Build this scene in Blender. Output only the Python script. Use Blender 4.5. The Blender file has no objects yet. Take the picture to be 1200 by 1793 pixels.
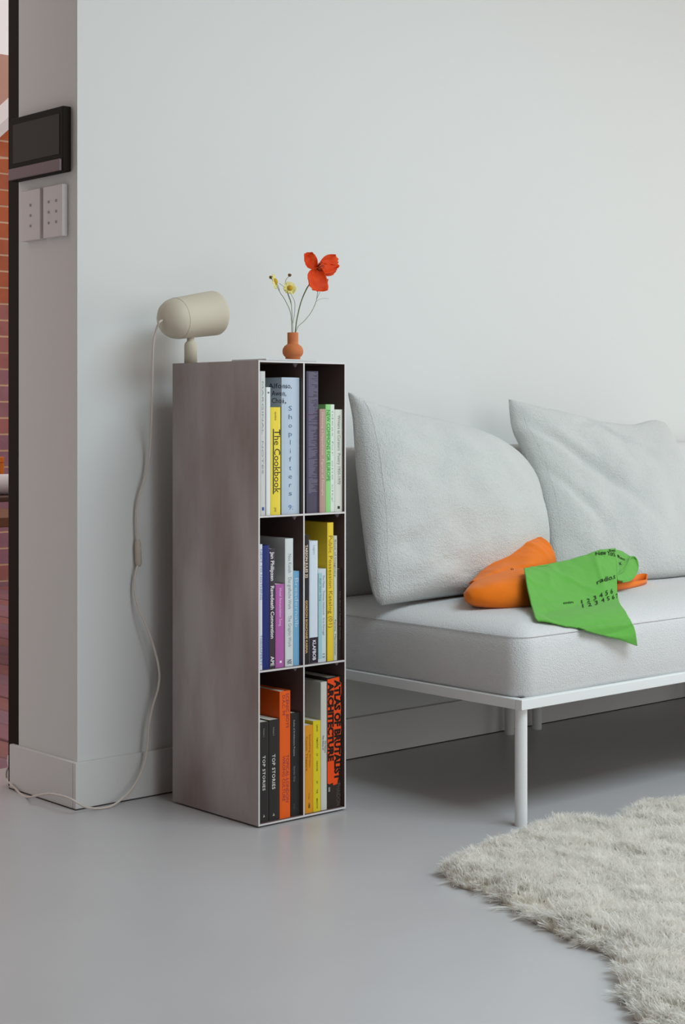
import bpy, bmesh, math, random
import numpy as np
from mathutils import Vector, Matrix, noise

random.seed(7)
rng = np.random.default_rng(7)
C = bpy.context.scene.collection
sc = bpy.context.scene

# ------------------------------------------------------------------ camera, sky, lights, exposure
F_PX, HORIZON = 2895.6, 726.6
TH = math.radians(41.477)
CAM = Vector((-2.0111, -3.1735, 0.8829))
cam_data = bpy.data.cameras.new('camera')
cam = bpy.data.objects.new('camera', cam_data)
C.objects.link(cam)
cam.location = CAM
cam.rotation_euler = (math.radians(90), 0, -TH)
cam_data.sensor_fit = 'VERTICAL'
cam_data.sensor_height = 36.0
cam_data.lens = 36.0 * F_PX / 1793.0
cam_data.shift_y = -(896.5 - HORIZON) / 1793.0
cam_data.clip_start = 0.05
sc.camera = cam

world = bpy.data.worlds.new('overcast_sky')
sc.world = world
world.use_nodes = True
_bg = world.node_tree.nodes['Background']
_bg.inputs['Color'].default_value = (1.0, 0.90, 0.88, 1)
_bg.inputs['Strength'].default_value = 0.75


def area(name, loc, size, rot, col, power):
    d = bpy.data.lights.new(name, 'AREA')
    d.shape = 'RECTANGLE'
    d.size, d.size_y = size
    d.color = col
    d.energy = power
    o = bpy.data.objects.new(name, d)
    o.location = loc
    o.rotation_euler = [math.radians(a) for a in rot]
    C.objects.link(o)
    return o


# daylight through the large window in the right wall and the window behind the camera
area('daylight_right_window', (4.04, -2.1, 1.4), (2.2, 2.9), (0, 90, 0), (0.97, 0.99, 0.95), 39)
area('daylight_rear_window', (0.15, -5.34, 1.5), (3.6, 2.0), (90, 0, 0), (0.94, 0.98, 0.99), 34)
# added overhead fill for floor, seat and rug, set in an invented roof opening
area('added_overhead_fill', (0.9, -2.6, 2.83), (2.2, 1.6), (0, 0, 0), (0.75, 0.92, 1.0), 78)
sc.view_settings.view_transform = 'Standard'
sc.view_settings.look = 'None'
sc.view_settings.gamma = 1.0
sc.view_settings.exposure = 0.0
sc.view_settings.use_curve_mapping = False

# ------------------------------------------------------------------ where a sight line meets a plane
_ax = Vector((math.cos(TH), -math.sin(TH), 0))   # camera right in the world
_fw = Vector((math.sin(TH), math.cos(TH), 0))    # camera forward


def ray(u, v):
    return _ax * ((u - 600) / F_PX) + _fw + Vector((0, 0, -(v - HORIZON) / F_PX))


def P(u, v, x=None, y=None, z=None, t=None):
    r = ray(u, v)
    if x is not None:
        t = (x - CAM.x) / r.x
    elif y is not None:
        t = (y - CAM.y) / r.y
    elif z is not None:
        t = (z - CAM.z) / r.z
    return CAM + r * t


# ------------------------------------------------------------------ materials
def srgb(r, g, b):
    return tuple(((c / 255) / 12.92 if c / 255 <= 0.04045 else ((c / 255 + 0.055) / 1.055) ** 2.4) for c in (r, g, b))


MATS = {}


def mat(name, col, rough=0.6, spec=0.4, metal=0.0, bump=None, var=None, sheen=0.0, coat=0.0, trans=0.0, bump2=None):
    """bump=(scale, strength, distance); var=(scale, colour2, amount, (sx,sy,sz))"""
    if name in MATS:
        return MATS[name]
    m = bpy.data.materials.new(name)
    m.use_nodes = True
    nt = m.node_tree
    b = nt.nodes['Principled BSDF']
    b.inputs['Base Color'].default_value = (*col, 1)
    b.inputs['Roughness'].default_value = rough
    b.inputs['Specular IOR Level'].default_value = spec
    b.inputs['Metallic'].default_value = metal
    if sheen:
        b.inputs['Sheen Weight'].default_value = sheen
    if coat:
        b.inputs['Coat Weight'].default_value = coat
    tc = nt.nodes.new('ShaderNodeTexCoord')
    if var:
        mp = nt.nodes.new('ShaderNodeMapping')
        mp.inputs['Scale'].default_value = var[3] if len(var) > 3 else (1, 1, 1)
        nz = nt.nodes.new('ShaderNodeTexNoise')
        nz.inputs['Scale'].default_value = var[0]
        nz.inputs['Detail'].default_value = 6
        rp = nt.nodes.new('ShaderNodeMapRange')
        rp.inputs[1].default_value, rp.inputs[2].default_value = 0.35, 0.68
        rp.inputs[3].default_value, rp.inputs[4].default_value = 0.0, var[2]
        mx = nt.nodes.new('ShaderNodeMix')
        mx.data_type = 'RGBA'
        mx.inputs[6].default_value = (*col, 1)
        mx.inputs[7].default_value = (*var[1], 1)
        nt.links.new(tc.outputs['Object'], mp.inputs[0])
        nt.links.new(mp.outputs[0], nz.inputs['Vector'])
        nt.links.new(nz.outputs[0], rp.inputs[0])
        nt.links.new(rp.outputs[0], mx.inputs[0])
        nt.links.new(mx.outputs[2], b.inputs['Base Color'])
    last = None
    for bp_ in (bump, bump2):
        if not bp_:
            continue
        nz = nt.nodes.new('ShaderNodeTexNoise')
        nz.inputs['Scale'].default_value = bp_[0]
        nz.inputs['Detail'].default_value = 3
        bn = nt.nodes.new('ShaderNodeBump')
        bn.inputs['Strength'].default_value = bp_[1]
        bn.inputs['Distance'].default_value = bp_[2]
        nt.links.new(tc.outputs['Object'], nz.inputs['Vector'])
        nt.links.new(nz.outputs[0], bn.inputs['Height'])
        if last:
            nt.links.new(last.outputs[0], bn.inputs['Normal'])
        last = bn
    if last:
        nt.links.new(last.outputs[0], b.inputs['Normal'])
    if trans:
        tr = nt.nodes.new('ShaderNodeBsdfTranslucent')
        tr.inputs[0].default_value = (*col, 1)
        ms = nt.nodes.new('ShaderNodeMixShader')
        ms.inputs[0].default_value = trans
        nt.links.new(b.outputs[0], ms.inputs[1])
        nt.links.new(tr.outputs[0], ms.inputs[2])
        nt.links.new(ms.outputs[0], nt.nodes['Material Output'].inputs[0])
    MATS[name] = m
    return m


WALL = mat('white_wall_paint', (0.71, 0.725, 0.71), 0.75, 0.25, bump=(60, 0.06, 0.002))
SKIRT = mat('white_skirting_paint', (0.70, 0.70, 0.69), 0.5, 0.35)
CEIL = mat('warm_bounce_ceiling', (0.47, 0.35, 0.28), 0.8, 0.2)  # unseen ceiling, brown chosen to warm the bounced light in the shadows
FLOOR = mat('sealed_pale_concrete', (0.53, 0.525, 0.53), 0.33, 0.45, var=(1.6, (0.48, 0.47, 0.47), 0.8), bump=(7, 0.05, 0.004))
FRAME = mat('black_brown_door_metal', (0.016, 0.011, 0.005), 0.65, 0.12)
MORTAR = mat('cream_mortar', (0.86, 0.62, 0.42), 0.9, 0.1)
STEEL = mat('patinated_steel', (0.42, 0.385, 0.38), 0.46, 0.45, metal=0.35,
            var=(3.2, (0.25, 0.195, 0.18), 1.0, (2.2, 2.2, 0.7)), bump=(900, 0.12, 0.0005))
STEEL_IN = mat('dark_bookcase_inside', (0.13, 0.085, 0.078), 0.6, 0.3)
STEEL_EDGE = mat('cut_steel_edge_lit', (0.72, 0.70, 0.70), 0.4, 0.5, metal=0.2)
WHITE_METAL = mat('white_powder_coat', (0.80, 0.82, 0.82), 0.4, 0.4)
BOUCLE = mat('white_boucle', (0.645, 0.665, 0.65), 0.95, 0.1, bump=(340, 0.75, 0.005), bump2=(150, 0.25, 0.004), sheen=0.2)
SEAT_FAB = mat('pale_wool_seat', (0.72, 0.725, 0.725), 0.95, 0.1, bump=(430, 0.7, 0.004), bump2=(200, 0.2, 0.003), sheen=0.2)
SEAM = mat('seam_thread', (0.66, 0.67, 0.66), 0.95, 0.1)
PAGES = mat('page_edges', (0.72, 0.68, 0.60), 0.9, 0.1, bump=(500, 0.3, 0.001))


# ------------------------------------------------------------------ mesh builder
class MB:
    def __init__(self):
        self.v, self.f, self.mi = [], [], []

    def add(self, vs, fs, mi=0):
        o = len(self.v)
        self.v += [tuple(p) for p in vs]
        self.f += [tuple(i + o for i in f) for f in fs]
        self.mi += [mi] * len(fs)
        return self

    def box(self, a, b, mi=0):
        x0, y0, z0 = a
        x1, y1, z1 = b
        vs = [(x0, y0, z0), (x1, y0, z0), (x1, y1, z0), (x0, y1, z0), (x0, y0, z1), (x1, y0, z1), (x1, y1, z1), (x0, y1, z1)]
        fs = [(0, 3, 2, 1), (4, 5, 6, 7), (0, 1, 5, 4), (1, 2, 6, 5), (2, 3, 7, 6), (3, 0, 4, 7)]
        return self.add(vs, fs, mi)

    def grid(self, fn, nu, nv, closed_u=False, flip=False, mi=0):
        vs = [fn(i / (nu if closed_u else nu - 1), j / (nv - 1)) for j in range(nv) for i in range(nu)]
        fs = []
        for j in range(nv - 1):
            for i in range(nu if closed_u else nu - 1):
                a, b = j * nu + i, j * nu + (i + 1) % nu
                q = (a, b, b + nu, a + nu)
                fs.append(q[::-1] if flip else q)
        return self.add(vs, fs, mi)

    def tube(self, pts, r, n=10, caps=True, mi=0):
        pts = [Vector(p) for p in pts]
        rs = r if isinstance(r, (list, tuple)) else [r] * len(pts)
        up = None
        vs = []
        for i, p in enumerate(pts):
            t = (pts[min(i + 1, len(pts) - 1)] - pts[max(i - 1, 0)]).normalized()
            if up is None:
                up = t.orthogonal().normalized()
            else:
                up = (up - t * up.dot(t)).normalized()
            w = t.cross(up)
            for k in range(n):
                a = 2 * math.pi * k / n
                vs.append(p + (up * math.cos(a) + w * math.sin(a)) * rs[i])
        fs = []
        for i in range(len(pts) - 1):
            for k in range(n):
                a, b = i * n + k, i * n + (k + 1) % n
                fs.append((a, b, b + n, a + n))
        if caps:
            fs.append(tuple(range(n))[::-1])
            fs.append(tuple(range((len(pts) - 1) * n, len(pts) * n)))
        return self.add(vs, fs, mi)

    def lathe(self, prof, origin=(0, 0, 0), axis=(0, 0, 1), n=32, mi=0):
        """prof: (radius, height) rows along the axis"""
        ax = Vector(axis).normalized()
        u = ax.orthogonal().normalized()
        w = ax.cross(u)
        o = Vector(origin)
        vs, rows = [], []
        for (r, h) in prof:
            if r < 1e-6:
                rows.append([len(vs)])
                vs.append(o + ax * h)
            else:
                rows.append(list(range(len(vs), len(vs) + n)))
                for k in range(n):
                    a = 2 * math.pi * k / n
                    vs.append(o + ax * h + (u * math.cos(a) + w * math.sin(a)) * r)
        fs = []
        for A, B in zip(rows, rows[1:]):
            for k in range(n):
                k2 = (k + 1) % n
                if len(A) == 1 and len(B) == 1:
                    continue
                if len(A) == 1:
                    fs.append((A[0], B[k2], B[k]))
                elif len(B) == 1:
                    fs.append((A[k], A[k2], B[0]))
                else:
                    fs.append((A[k], A[k2], B[k2], B[k]))
        return self.add(vs, fs, mi)

    def build(self, name, m, parent=None, smooth=False, bevel=0.0, segs=2, fix=True):
        me = bpy.data.meshes.new(name)
        off = Vector(parent_world(parent)) if parent else Vector((0, 0, 0))
        me.from_pydata([tuple(Vector(p) - off) for p in self.v], [], self.f)
        for mm in (m if isinstance(m, (list, tuple)) else [m]):
            me.materials.append(mm)
        me.polygons.foreach_set('material_index', self.mi)
        if fix:
            bm = bmesh.new()
            bm.from_mesh(me)
            bmesh.ops.recalc_face_normals(bm, faces=bm.faces)
            bm.to_mesh(me)
            bm.free()
        if smooth:
            me.polygons.foreach_set('use_smooth', [True] * len(me.polygons))
        o = bpy.data.objects.new(name, me)
        C.objects.link(o)
        if parent:
            o.parent = parent
        if bevel:
            md = o.modifiers.new('bevel', 'BEVEL')
            md.width = bevel
            md.segments = segs
            md.limit_method = 'ANGLE'
            me.polygons.foreach_set('use_smooth', [True] * len(me.polygons))
            wn = o.modifiers.new('normals', 'WEIGHTED_NORMAL')
            wn.keep_sharp = True
        return o


def parent_world(o):
    p = Vector(o.location)
    while o.parent:
        o = o.parent
        p += o.location
    return p


def thing(name, label, cat, loc=(0, 0, 0), group=None):
    o = bpy.data.objects.new(name, None)
    o.empty_display_size = 0.05
    o.location = loc
    C.objects.link(o)
    o['label'], o['category'] = label, cat
    if group:
        o['group'] = group
    return o


def structure(o):
    o['kind'] = 'structure'
    return o


def bx(a, b):
    return MB().box(a, b)


def spline(pts, n=8):
    pts = [Vector(p) for p in pts]
    out = []
    for i in range(len(pts) - 1):
        p0, p1, p2, p3 = pts[max(i - 1, 0)], pts[i], pts[i + 1], pts[min(i + 2, len(pts) - 1)]
        for k in range(n):
            t = k / n
            out.append(0.5 * ((2 * p1) + (p2 - p0) * t + (2 * p0 - 5 * p1 + 4 * p2 - p3) * t * t + (3 * p1 - p0 - 3 * p2 + p3) * t ** 3))
    out.append(pts[-1])
    return out


_font_cache = {}


def text_shape(s, spacing=1.0, bold=0.0):
    key = (s, spacing, bold)
    if key not in _font_cache:
        cu = bpy.data.curves.new('lettering', 'FONT')
        cu.body = s
        cu.resolution_u = 2
        cu.space_character = spacing
        cu.offset = bold
        ob = bpy.data.objects.new('lettering', cu)
        me = bpy.data.meshes.new_from_object(ob)
        co = [v.co.copy() for v in me.vertices]
        fs = [tuple(p.vertices) for p in me.polygons]
        bpy.data.objects.remove(ob)
        bpy.data.curves.remove(cu)
        bpy.data.meshes.remove(me)
        _font_cache[key] = (co, fs)
    return _font_cache[key]


def text_map(mb, s, fn, spacing=1.0, bold=0.0, caph=0.70):
    """fn(a, b): a 0..1 along the text, b in cap heights above the baseline"""
    co, fs = text_shape(s, spacing, bold)
    if not co:
        return
    x0 = min(c.x for c in co)
    x1 = max(c.x for c in co)
    mb.add([fn((c.x - x0) / (x1 - x0), c.y / caph) for c in co], fs)


# ------------------------------------------------------------------ the room
WARM = mat('warm_bounce_tint', (0.27, 0.185, 0.165), 0.8, 0.2)  # unseen walls, tone chosen to make the bounced light darker and warmer
structure(bx((-4.2, -5.4, -0.12), (4.2, 0.31, 0.0)).build('floor', FLOOR))
structure(bx((0.0, 0.0, 0.0), (4.2, 0.255, 2.8)).build('wall_back', WALL))
structure(bx((4.1, -5.4, 0.0), (4.2, -3.6, 2.8)).box((4.1, -0.55, 0.0), (4.2, 0.0, 2.8)).box((4.1, -3.6, 2.55), (4.2, -0.55, 2.8))
          .box((4.1, -3.6, 0.0), (4.2, -0.55, 0.25)).build('wall_right', WALL))
structure(bx((-4.2, -5.5, 0.0), (-1.75, -5.4, 2.8)).box((2.05, -5.5, 0.0), (4.2, -5.4, 2.8)).box((-1.75, -5.5, 2.55), (2.05, -5.4, 2.8))
          .box((-1.75, -5.5, 0.0), (2.05, -5.4, 0.45)).build('wall_front', WARM))
structure(bx((-4.3, -5.4, 0.0), (-4.2, 0.31, 2.8)).build('wall_left', WARM))
structure(bx((-4.2, 0.2, 2.45), (0.0, 0.31, 2.8)).box((-4.2, 0.2, 0), (-1.3, 0.31, 2.45)).build('wall_back_over_door', WARM)).name = 'wall_rear'
structure(bx((-4.3, -5.5, 2.8), (-0.25, 0.31, 2.9)).box((2.05, -5.5, 2.8), (4.3, 0.31, 2.9)).box((-0.25, -1.75, 2.8), (2.05, 0.31, 2.9)).box((-0.25, -5.5, 2.8), (2.05, -3.45, 2.9)).build('ceiling', CEIL))
BB = 0.1047
structure(bx((-0.012, -0.012, 0.0), (4.1, 0.0, BB)).build('baseboard_back', SKIRT, bevel=0.0015, segs=1))
structure(bx((-0.012, 0.0002, 0.0), (0.0, 0.278, BB)).build('baseboard_left', SKIRT, bevel=0.0015, segs=1))
# shadow gap line under the skirting
GAP = mat('dark_floor_joint', (0.05, 0.04, 0.035), 0.9, 0.1)
structure(bx((-0.0135, -0.0135, 0.0), (4.1, -0.012, 0.0022)).box((-0.0135, -0.012, 0.0), (-0.012, 0.278, 0.0022)).build('trim_1', GAP))
# black frame of the open garden door
door = bpy.data.objects.new('door_1', None)
C.objects.link(door)
structure(door)
bx((0.0002, 0.2552, 0.0), (0.05, 0.3045, 2.45)).build('jamb', FRAME, door, bevel=0.002)
bx((-1.3, 0.2555, 2.40), (-0.004, 0.309, 2.45)).build('head', FRAME, door)
bx((-1.3, 0.2555, 0.0), (-1.25, 0.309, 2.40)).build('jamb', FRAME, door, bevel=0.002)
structure(bx((-2.2, 0.312, -0.06), (0.6, 0.50, -0.004)).build('trim_2', mat('pale_stone_threshold', (0.55, 0.50, 0.50), 0.6)))

# window frames of the room (behind and beside the camera)
for nm, pts in (('window_1', (((4.11, -3.6, 0.25), (4.15, -3.55, 2.55)), ((4.11, -0.6, 0.25), (4.15, -0.55, 2.55)), ((4.11, -3.55, 2.5), (4.15, -0.6, 2.55)), ((4.11, -3.55, 0.25), (4.15, -0.6, 0.3)))),
                ('window_2', (((-1.75, -5.46, 0.45), (-1.70, -5.42, 2.55)), ((2.0, -5.46, 0.45), (2.05, -5.42, 2.55)), ((-1.70, -5.46, 2.5), (2.0, -5.42, 2.55)), ((-1.70, -5.46, 0.45), (2.0, -5.42, 0.5))))):
    m = MB()
    for a, b in pts:
        m.box(a, b)
    structure(m.build(nm, FRAME))

# ------------------------------------------------------------------ beyond the door: deck, brick house, terrace things
DECKS = [mat('deck_board_%s' % k, c, 0.6, 0.3, var=(6, tuple(x * 0.8 for x in c), 0.7, (6, 0.6, 6))) for k, c in
         (('rose', (0.36, 0.17, 0.19)), ('plum', (0.33, 0.18, 0.22)), ('red', (0.38, 0.16, 0.15)))]  # pink light lying over the deck is mixed into the board colours
deck = structure(bx((-1.2, 0.51, -0.10), (4.0, 4.53, -0.06)).build('floor_deck', mat('deck_underside', (0.05, 0.03, 0.03), 0.9)))
for k in range(42):
    x0 = -1.1 + 0.118 * k
    bx((x0, 0.52, -0.055), (x0 + 0.110, 4.5, -0.012 - 0.002 * (k % 3))).build('plank', DECKS[k % 3], deck, bevel=0.003, segs=1)

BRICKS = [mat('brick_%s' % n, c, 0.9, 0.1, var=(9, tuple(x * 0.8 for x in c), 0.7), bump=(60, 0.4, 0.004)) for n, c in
          (('orange', (0.62, 0.185, 0.085)), ('red', (0.56, 0.175, 0.095)), ('rose', (0.50, 0.21, 0.19)), ('pink', (0.44, 0.23, 0.26)), ('mauve', (0.40, 0.22, 0.27)))]  # rose, pink and mauve: pinkish veil of light painted into the lower courses
YB = 4.57
_v7 = P(7, 228.5, y=YB)


def slope_z(x):   # underside of the steep white verge board
    return _v7.z + (x - _v7.x) * 0.92


WX0, WX1 = 1.66, 3.2
mw = MB()
vs = []
for y in (YB + 0.0045, YB + 0.25):
    vs += [(WX0, y, -0.1), (WX1, y, -0.1), (WX1, y, slope_z(WX1)), (WX0, y, slope_z(WX0))]
mw.add(vs, [(0, 1, 2, 3), (7, 6, 5, 4), (0, 4, 5, 1), (1, 5, 6, 2), (2, 6, 7, 3), (3, 7, 4, 0)])
bw = structure(mw.build('wall_brick', MORTAR))
row = 0
zz = -0.075
nb = 0
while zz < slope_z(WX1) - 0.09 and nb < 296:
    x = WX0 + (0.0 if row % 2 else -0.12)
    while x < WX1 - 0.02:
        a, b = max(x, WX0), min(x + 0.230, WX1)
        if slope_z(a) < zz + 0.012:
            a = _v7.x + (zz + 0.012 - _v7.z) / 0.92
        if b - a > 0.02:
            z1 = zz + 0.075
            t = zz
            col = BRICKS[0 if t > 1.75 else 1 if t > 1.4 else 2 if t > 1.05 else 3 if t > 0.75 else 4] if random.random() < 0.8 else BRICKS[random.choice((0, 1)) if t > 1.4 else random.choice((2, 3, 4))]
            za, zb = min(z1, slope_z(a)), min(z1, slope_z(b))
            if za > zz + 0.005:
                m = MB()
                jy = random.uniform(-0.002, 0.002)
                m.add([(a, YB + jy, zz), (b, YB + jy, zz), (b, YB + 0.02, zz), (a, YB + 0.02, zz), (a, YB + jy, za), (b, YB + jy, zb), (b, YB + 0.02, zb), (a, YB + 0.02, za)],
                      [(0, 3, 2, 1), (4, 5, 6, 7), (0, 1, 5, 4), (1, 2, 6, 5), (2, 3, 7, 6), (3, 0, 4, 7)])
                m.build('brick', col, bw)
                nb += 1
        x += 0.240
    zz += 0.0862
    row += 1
vb = MB()
xa, xb = WX0 - 0.1, WX1 + 0.1
vb.add([(x, y, slope_z(x) + dz) for y in (YB - 0.05, YB + 0.27) for (x, dz) in ((xa, 0), (xb, 0), (xb, 0.067), (xa, 0.067))],
       [(0, 1, 2, 3), (7, 6, 5, 4), (0, 4, 5, 1), (1, 5, 6, 2), (2, 6, 7, 3), (3, 7, 4, 0)])
vo = vb.build('verge_board', mat('white_timber', (0.85, 0.82, 0.80), 0.6))
vo['label'], vo['category'] = 'white sloping verge board along the brick gable outside', 'board'
structure(bx((1.0, 6.6, -0.1), (6.5, 6.8, 3.29)).build('wall_neighbour', mat('tan_render', (0.62, 0.38, 0.31), 0.9, var=(1.5, (0.5, 0.28, 0.22), 0.8), bump=(30, 0.3, 0.01))))

# orange chair frame, white roll, timber table seen in the slit of the doorway
oc = thing('terrace_chair', 'orange metal terrace chair outside in front of the brick wall', 'chair', (1.35, 2.95, -0.012))
ORG = mat('orange_metal', (0.85, 0.22, 0.015), 0.45)
c0 = P(8, 800, y=3.0)
c1 = P(8, 829, y=3.0)
bkx = c0.x
bx((bkx - 0.45, 3.0, c1.z - 0.02), (bkx - 0.025, 3.03, c1.z + 0.005)).box((bkx - 0.45, 3.0, c0.z - 0.025), (bkx, 3.03, c0.z)).box((bkx - 0.022, 3.001, 0.54), (bkx - 0.0005, 3.029, c0.z - 0.0255)).box((bkx - 0.45, 3.0, 0.54), (bkx - 0.428, 3.03, c0.z - 0.026)).build('backrest', ORG, oc, bevel=0.003)
BRN = mat('dark_chair_slats', (0.10, 0.05, 0.035), 0.6)
zs_ = P(6, 866.5, y=2.75).z
bx((bkx - 0.45, 2.60, zs_ - 0.02), (bkx + 0.12, 3.03, zs_)).build('seat', BRN, oc, bevel=0.004)
for sx in (bkx - 0.43, bkx + 0.10):
    for sy in (2.62, 3.01):
        MB().tube([(sx, sy, -0.012), (sx, sy, zs_ - 0.02)], 0.01).build('leg', BRN, oc, smooth=True)
tb = thing('terrace_table', 'low timber table with a thick brown edge on the deck outside', 'table', (1.3, 2.2, -0.012))
WOOD = mat('brown_timber', (0.22, 0.10, 0.045), 0.6, var=(5, (0.16, 0.07, 0.03), 0.8, (1, 8, 8)))
t0 = P(12, 906, y=2.0)
bx((t0.x - 0.75, 2.0, t0.z - 0.035), (t0.x + 0.5, 2.5, t0.z)).build('tabletop', WOOD, tb, bevel=0.003)
for sx in (t0.x - 0.70, t0.x + 0.45):
    for sy in (2.04, 2.46):
        bx((sx - 0.02, sy - 0.02, -0.012), (sx + 0.02, sy + 0.02, t0.z - 0.035)).build('leg', WOOD, tb)
roll = MB()
r0 = P(6, 848, y=2.75)
rr = (P(6, 830, y=2.75).z - zs_) / 2
roll.lathe([(0.0, -0.5), (rr * 0.7, -0.49), (rr, -0.46), (rr * 0.98, -0.2), (rr, 0.05), (rr * 0.97, 0.10), (rr * 0.6, 0.125), (0, 0.13)], (r0.x + 0.02, 2.75, zs_ + rr), (1, 0.0, 0.0), 20)
ro = roll.build('rolled_cushion', mat('white_cotton', (0.82, 0.80, 0.82), 0.9, bump=(200, 0.4, 0.002)), None, smooth=True)
ro['label'], ro['category'] = 'white rolled cushion lying on the terrace chair seat outside', 'cushion'

# ------------------------------------------------------------------ things on the return wall: screen and switch plates
mon = thing('intercom_screen', 'black wall-mounted intercom screen with grey strip along its bottom', 'screen', (0, 0.16, 1.44))
GLOSS = mat('black_screen_plastic', (0.014, 0.010, 0.005), 0.6, 0.12)
SCRN = mat('dark_brown_screen_glass', (0.024, 0.017, 0.008), 0.45, 0.2)
MX = -0.022
ma, mb_ = P(34, 312, x=MX), P(110, 186, x=MX)
y_far, y_near = 0.255, mb_.y
zt, zb = 1.578, P(107, 278, x=MX).z
bx((MX, y_near, zb - 0.028), (-0.0, y_far, zt)).build('housing', GLOSS, mon, bevel=0.002)
bx((MX - 0.0008, y_near + 0.014, zb + 0.012), (MX + 0.001, y_far - 0.012, zt - 0.016)).build('screen', SCRN, mon)
o = bx((MX - 0.006, y_near + 0.005, zb - 0.026), (MX + 0.001, y_far + 0.0, zb)).build('strip', mat('grey_speaker_strip', (0.22, 0.155, 0.17), 0.6), mon, bevel=0.001)
o['label'] = 'mauve grey strip under the black screen'
SWM = mat('pale_switch_plastic', (0.67, 0.635, 0.63), 0.45, 0.4)
BTN = mat('grey_switch_button', (0.42, 0.38, 0.38), 0.5)
for nm, ya, yb_, cols, lab in (('a', 0.135, 0.218, 1, 'pale switch plate with one column of three small buttons, nearer the black door frame'),
                              ('b', 0.040, 0.122, 2, 'pale switch plate with two columns of small buttons, nearer the wall corner')):
    XF = -0.015
    sw = thing('switch_plate', lab, 'switch', (0, (ya + yb_) / 2, 1.345))
    bx((XF, ya, 1.287), (0, yb_, 1.405)).build('plate', SWM, sw, bevel=0.002)
    w = yb_ - ya
    for cI in range(cols):
        yy = (ya + yb_) / 2 + (0 if cols == 1 else (0.016 if cI else -0.016))
        for k in range(3):
            z = 1.345 + (k - 1) * 0.024
            MB().lathe([(0.0, 0.0022), (0.003, 0.002), (0.0034, 0)], (XF, yy, z), (-1, 0, 0), 10).build('button', BTN, sw, smooth=True)

# ------------------------------------------------------------------ bookcase
X0, X1, YF, YBK, H = 0.1925, 0.4423, -0.4096, -0.0964, 1.0
T = 0.004
XD = P(532.5, 900, y=YF).x
case = thing('bookcase', 'tall narrow patinated steel bookcase with six open compartments standing by the wall', 'bookcase', ((X0 + X1) / 2, (YF + YBK) / 2, 0))
Z0 = 0.004
ZS2 = (0.332, 0.663)


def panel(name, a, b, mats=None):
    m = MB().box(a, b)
    # front faces take the cut-edge steel, with caught window light in its colour
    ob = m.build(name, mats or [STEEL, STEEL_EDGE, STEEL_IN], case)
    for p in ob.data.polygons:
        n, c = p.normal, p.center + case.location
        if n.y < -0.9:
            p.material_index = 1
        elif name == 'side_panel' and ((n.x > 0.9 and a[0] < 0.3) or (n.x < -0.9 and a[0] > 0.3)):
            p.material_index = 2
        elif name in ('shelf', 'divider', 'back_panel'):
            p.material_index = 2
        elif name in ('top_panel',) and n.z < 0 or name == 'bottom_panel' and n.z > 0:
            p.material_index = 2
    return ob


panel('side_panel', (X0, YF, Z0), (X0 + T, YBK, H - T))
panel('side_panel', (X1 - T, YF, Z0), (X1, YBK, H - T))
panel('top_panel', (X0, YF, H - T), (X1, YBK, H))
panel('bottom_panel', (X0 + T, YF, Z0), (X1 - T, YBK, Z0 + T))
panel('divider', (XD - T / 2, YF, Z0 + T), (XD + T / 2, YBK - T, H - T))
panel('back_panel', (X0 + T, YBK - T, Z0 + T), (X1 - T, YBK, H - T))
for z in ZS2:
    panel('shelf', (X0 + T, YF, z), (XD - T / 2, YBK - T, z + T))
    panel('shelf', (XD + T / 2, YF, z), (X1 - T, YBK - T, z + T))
for fx in (X0 + 0.02, X1 - 0.02):
    for fy in (YF + 0.025, YBK - 0.02):
        MB().lathe([(0, 0), (0.008, 0), (0.008, Z0), (0, Z0)], (fx, fy, 0), n=12).build('foot', GAP, case)
BRK = mat('grey_clip_steel', (0.20, 0.17, 0.19), 0.5)
for (bxx, bz) in ((XD - 0.014, H - T), (XD - 0.016, ZS2[1]), (X1 - 0.014, ZS2[1]), (XD - 0.014, ZS2[0]), (X1 - 0.016, ZS2[0])):
    m = MB()
    m.add([(bxx - 0.007, YF + 0.012, bz), (bxx + 0.007, YF + 0.012, bz), (bxx, YF + 0.012, bz - 0.009),
           (bxx - 0.007, YF + 0.016, bz), (bxx + 0.007, YF + 0.016, bz), (bxx, YF + 0.016, bz - 0.009)],
          [(0, 1, 2), (5, 4, 3), (0, 3, 4, 1), (1, 4, 5, 2), (2, 5, 3, 0)])
    m.build('clip', BRK, case)

# ------------------------------------------------------------------ books
CELL = {'TL': (X0 + T, XD - T / 2, ZS2[1] + T), 'TR': (XD + T / 2, X1 - T, ZS2[1] + T),
        'ML': (X0 + T, XD - T / 2, ZS2[0] + T), 'MR': (XD + T / 2, X1 - T, ZS2[0] + T),
        'BL': (X0 + T, XD - T / 2, Z0 + T), 'BR': (XD + T / 2, X1 - T, Z0 + T)}
GROUPS = {'TL': 'books in the upper left compartment', 'TR': 'books in the upper right compartment', 'ML': 'books in the middle left compartment',
          'MR': 'books in the middle right compartment', 'BL': 'books in the lower left compartment', 'BR': 'books in the lower right compartment'}
_last = {}


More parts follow.
